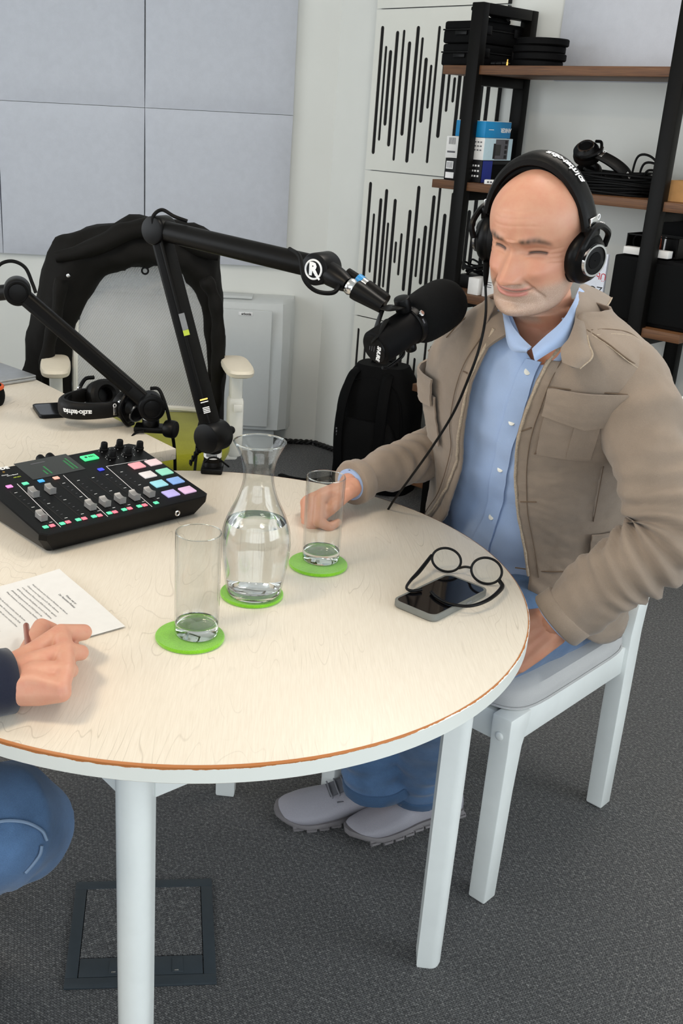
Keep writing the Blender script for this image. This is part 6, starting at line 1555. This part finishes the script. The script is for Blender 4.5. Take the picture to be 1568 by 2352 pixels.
fL2 = (wL2-eL2).normalized(); hl2 = blob(hand_chains(wL2, Vector((fL2.x, fL2.y, 0)).normalized(), UP, -l2, 1.0, (.3, .32, .35, .4), .1, [wL2-l2*.05+f2_*.05-UP*.008, wL2-l2*.06+f2_*.075-UP*.012, wL2-l2*.062+f2_*.095-UP*.015]), .004, 4)
H2 = basis(Vector((-f2_.y, f2_.x, 0)), f2_, UP, nk+UP*.20+f2_*.04)
hd2 = head_geom(H2, neck, 100, 90)
o2 = part('body', join_solid([hnd, gb2, hl2, hd2]), 'skin_hand', PL, world=True, angle=R(180)); paint_head(o2, H2)
# hair cap
rows = []
for i in range(13):
    z = .03+.098*i/12; yf, yb, hw = interp(HF, min(z, .118)), interp(HB, min(z, .118)), interp(HW, min(z, .118)); k = 1.06; rows.append([H2 @ Vector((k*hw*math.sin(a), (yf+yb)/2+k*(yf-yb)/2*math.cos(a)-.006, z)) for a in [2*math.pi*j/40 for j in range(40)]])
part('hair', loft(rows), 'brow_hair', o2, world=True)
def sl2(nm, pts, rad, mat, seed, par):
    p = spl(pts, 10); r_ = spl1(rad, 10); return part(nm, tube(p, r_, 36, True, lambda q, u, a: .006*nz(q, 12, seed)+.003*nz(q, 32, seed)), mat, par, world=True, angle=R(180))
cE = WX+(KN[1]-WX).normalized()*.004
rows = []
for i in range(31):
    z = .46+.60*i/30; f = (z-.46)/.60; c = hip.lerp(chest, min(1.15, f*1.25)); c.z = z; w, d = (.20+.02*math.sin(f*3))*(1-max(0, f-.8)*2.6), .145*(1-max(0, f-.8)*2.2); rows.append([c+f2_*d*math.cos(a)+l2*w*math.sin(a) for a in [2*math.pi*j/40 for j in range(40)]])
SW = part('sweater', loft(rows), 'navy_wool', PL, world=True, angle=R(180))
sl2('sleeve', [sR2+l2*.07, sR2, sR2.lerp(eR2, .5), eR2, eR2.lerp(cE, .5), cE], (.07, .078, .066, .058, .048, .039), 'navy_wool', 41, SW)
sl2('sleeve', [sL2-l2*.07, sL2, sL2.lerp(eL2, .5), eL2, eL2.lerp(wL2, .5), wL2-(wL2-eL2)*.05], (.07, .078, .066, .060, .053, .043), 'navy_wool', 43, SW)
g1, pA_, rA_ = leg_tube('r', hip-l2*.09, kR2, aR2, (.115, .112, .102, .083, .072, .066), 'jean', 51); g2__, pB_, rB_ = leg_tube('l', hip+l2*.09, kL2, aL2, (.115, .112, .102, .083, .072, .066), 'jean', 57)
J2N = part('jeans', evalmods(gm(g1, g2__, capsule(hip-l2*.07, hip+l2*.07, .13, .13, 20)), [('REMESH', dict(mode='VOXEL', voxel_size=.006)), ('SMOOTH', dict(factor=.5, iterations=2))]), 'jean_blue', PL, world=True, angle=R(180))
for a_ in (aR2, aL2): shoe('grey shoe', Vector((a_.x, a_.y, 0))-f2_*.05, Vector((a_.x, a_.y, 0))+f2_*.23, 0, .002, PL)
def leg_hit(px, py, pth, rad):
    for k in range(400):
        p = dep(px, py, 1.0+.002*k)
        if min((p-q).length-r_ for q, r_ in zip(pth, rad)) < .004: return p
    return dep(px, py, 1.4)
part('knee_seam', tube(spl([leg_hit(*q, pA_, rA_) for q in ((-20, 1890), (20, 1885), (62, 1890), (96, 1908), (108, 1930))], 6), .0022, 6), 'jean_thread', J2N, world=True)
part('side_seam', tube(spl([leg_hit(*q, pA_, rA_) for q in ((96, 1942), (92, 1962), (76, 1985), (58, 2005))], 6), .0022, 6), 'jean_thread', J2N, world=True)
# pen
p0, p1 = atz(60, 1437, .766), atz(66, 1490, .795)
pen = thing('pen', 'copper pen held in the writing hand over the sheets', 'pen', tuple(p0))
pt_ = atz(66, 1431, .7665)
part('barrel', tube([p0, p1], [.0042, .0046], 14), 'pen_copper', pen, world=True); part('tip', tube([p0+(p0-p1).normalized()*.012, p0+(p0-p1).normalized()*.004, p0], [.002, .0038, .0042], 12), 'silver', pen, world=True)
wooden_chair('white wooden chair of the writing person, outside the left picture edge', basis(-l2, -f2_, UP, Vector((hip.x-.02, hip.y-.02, 0))))
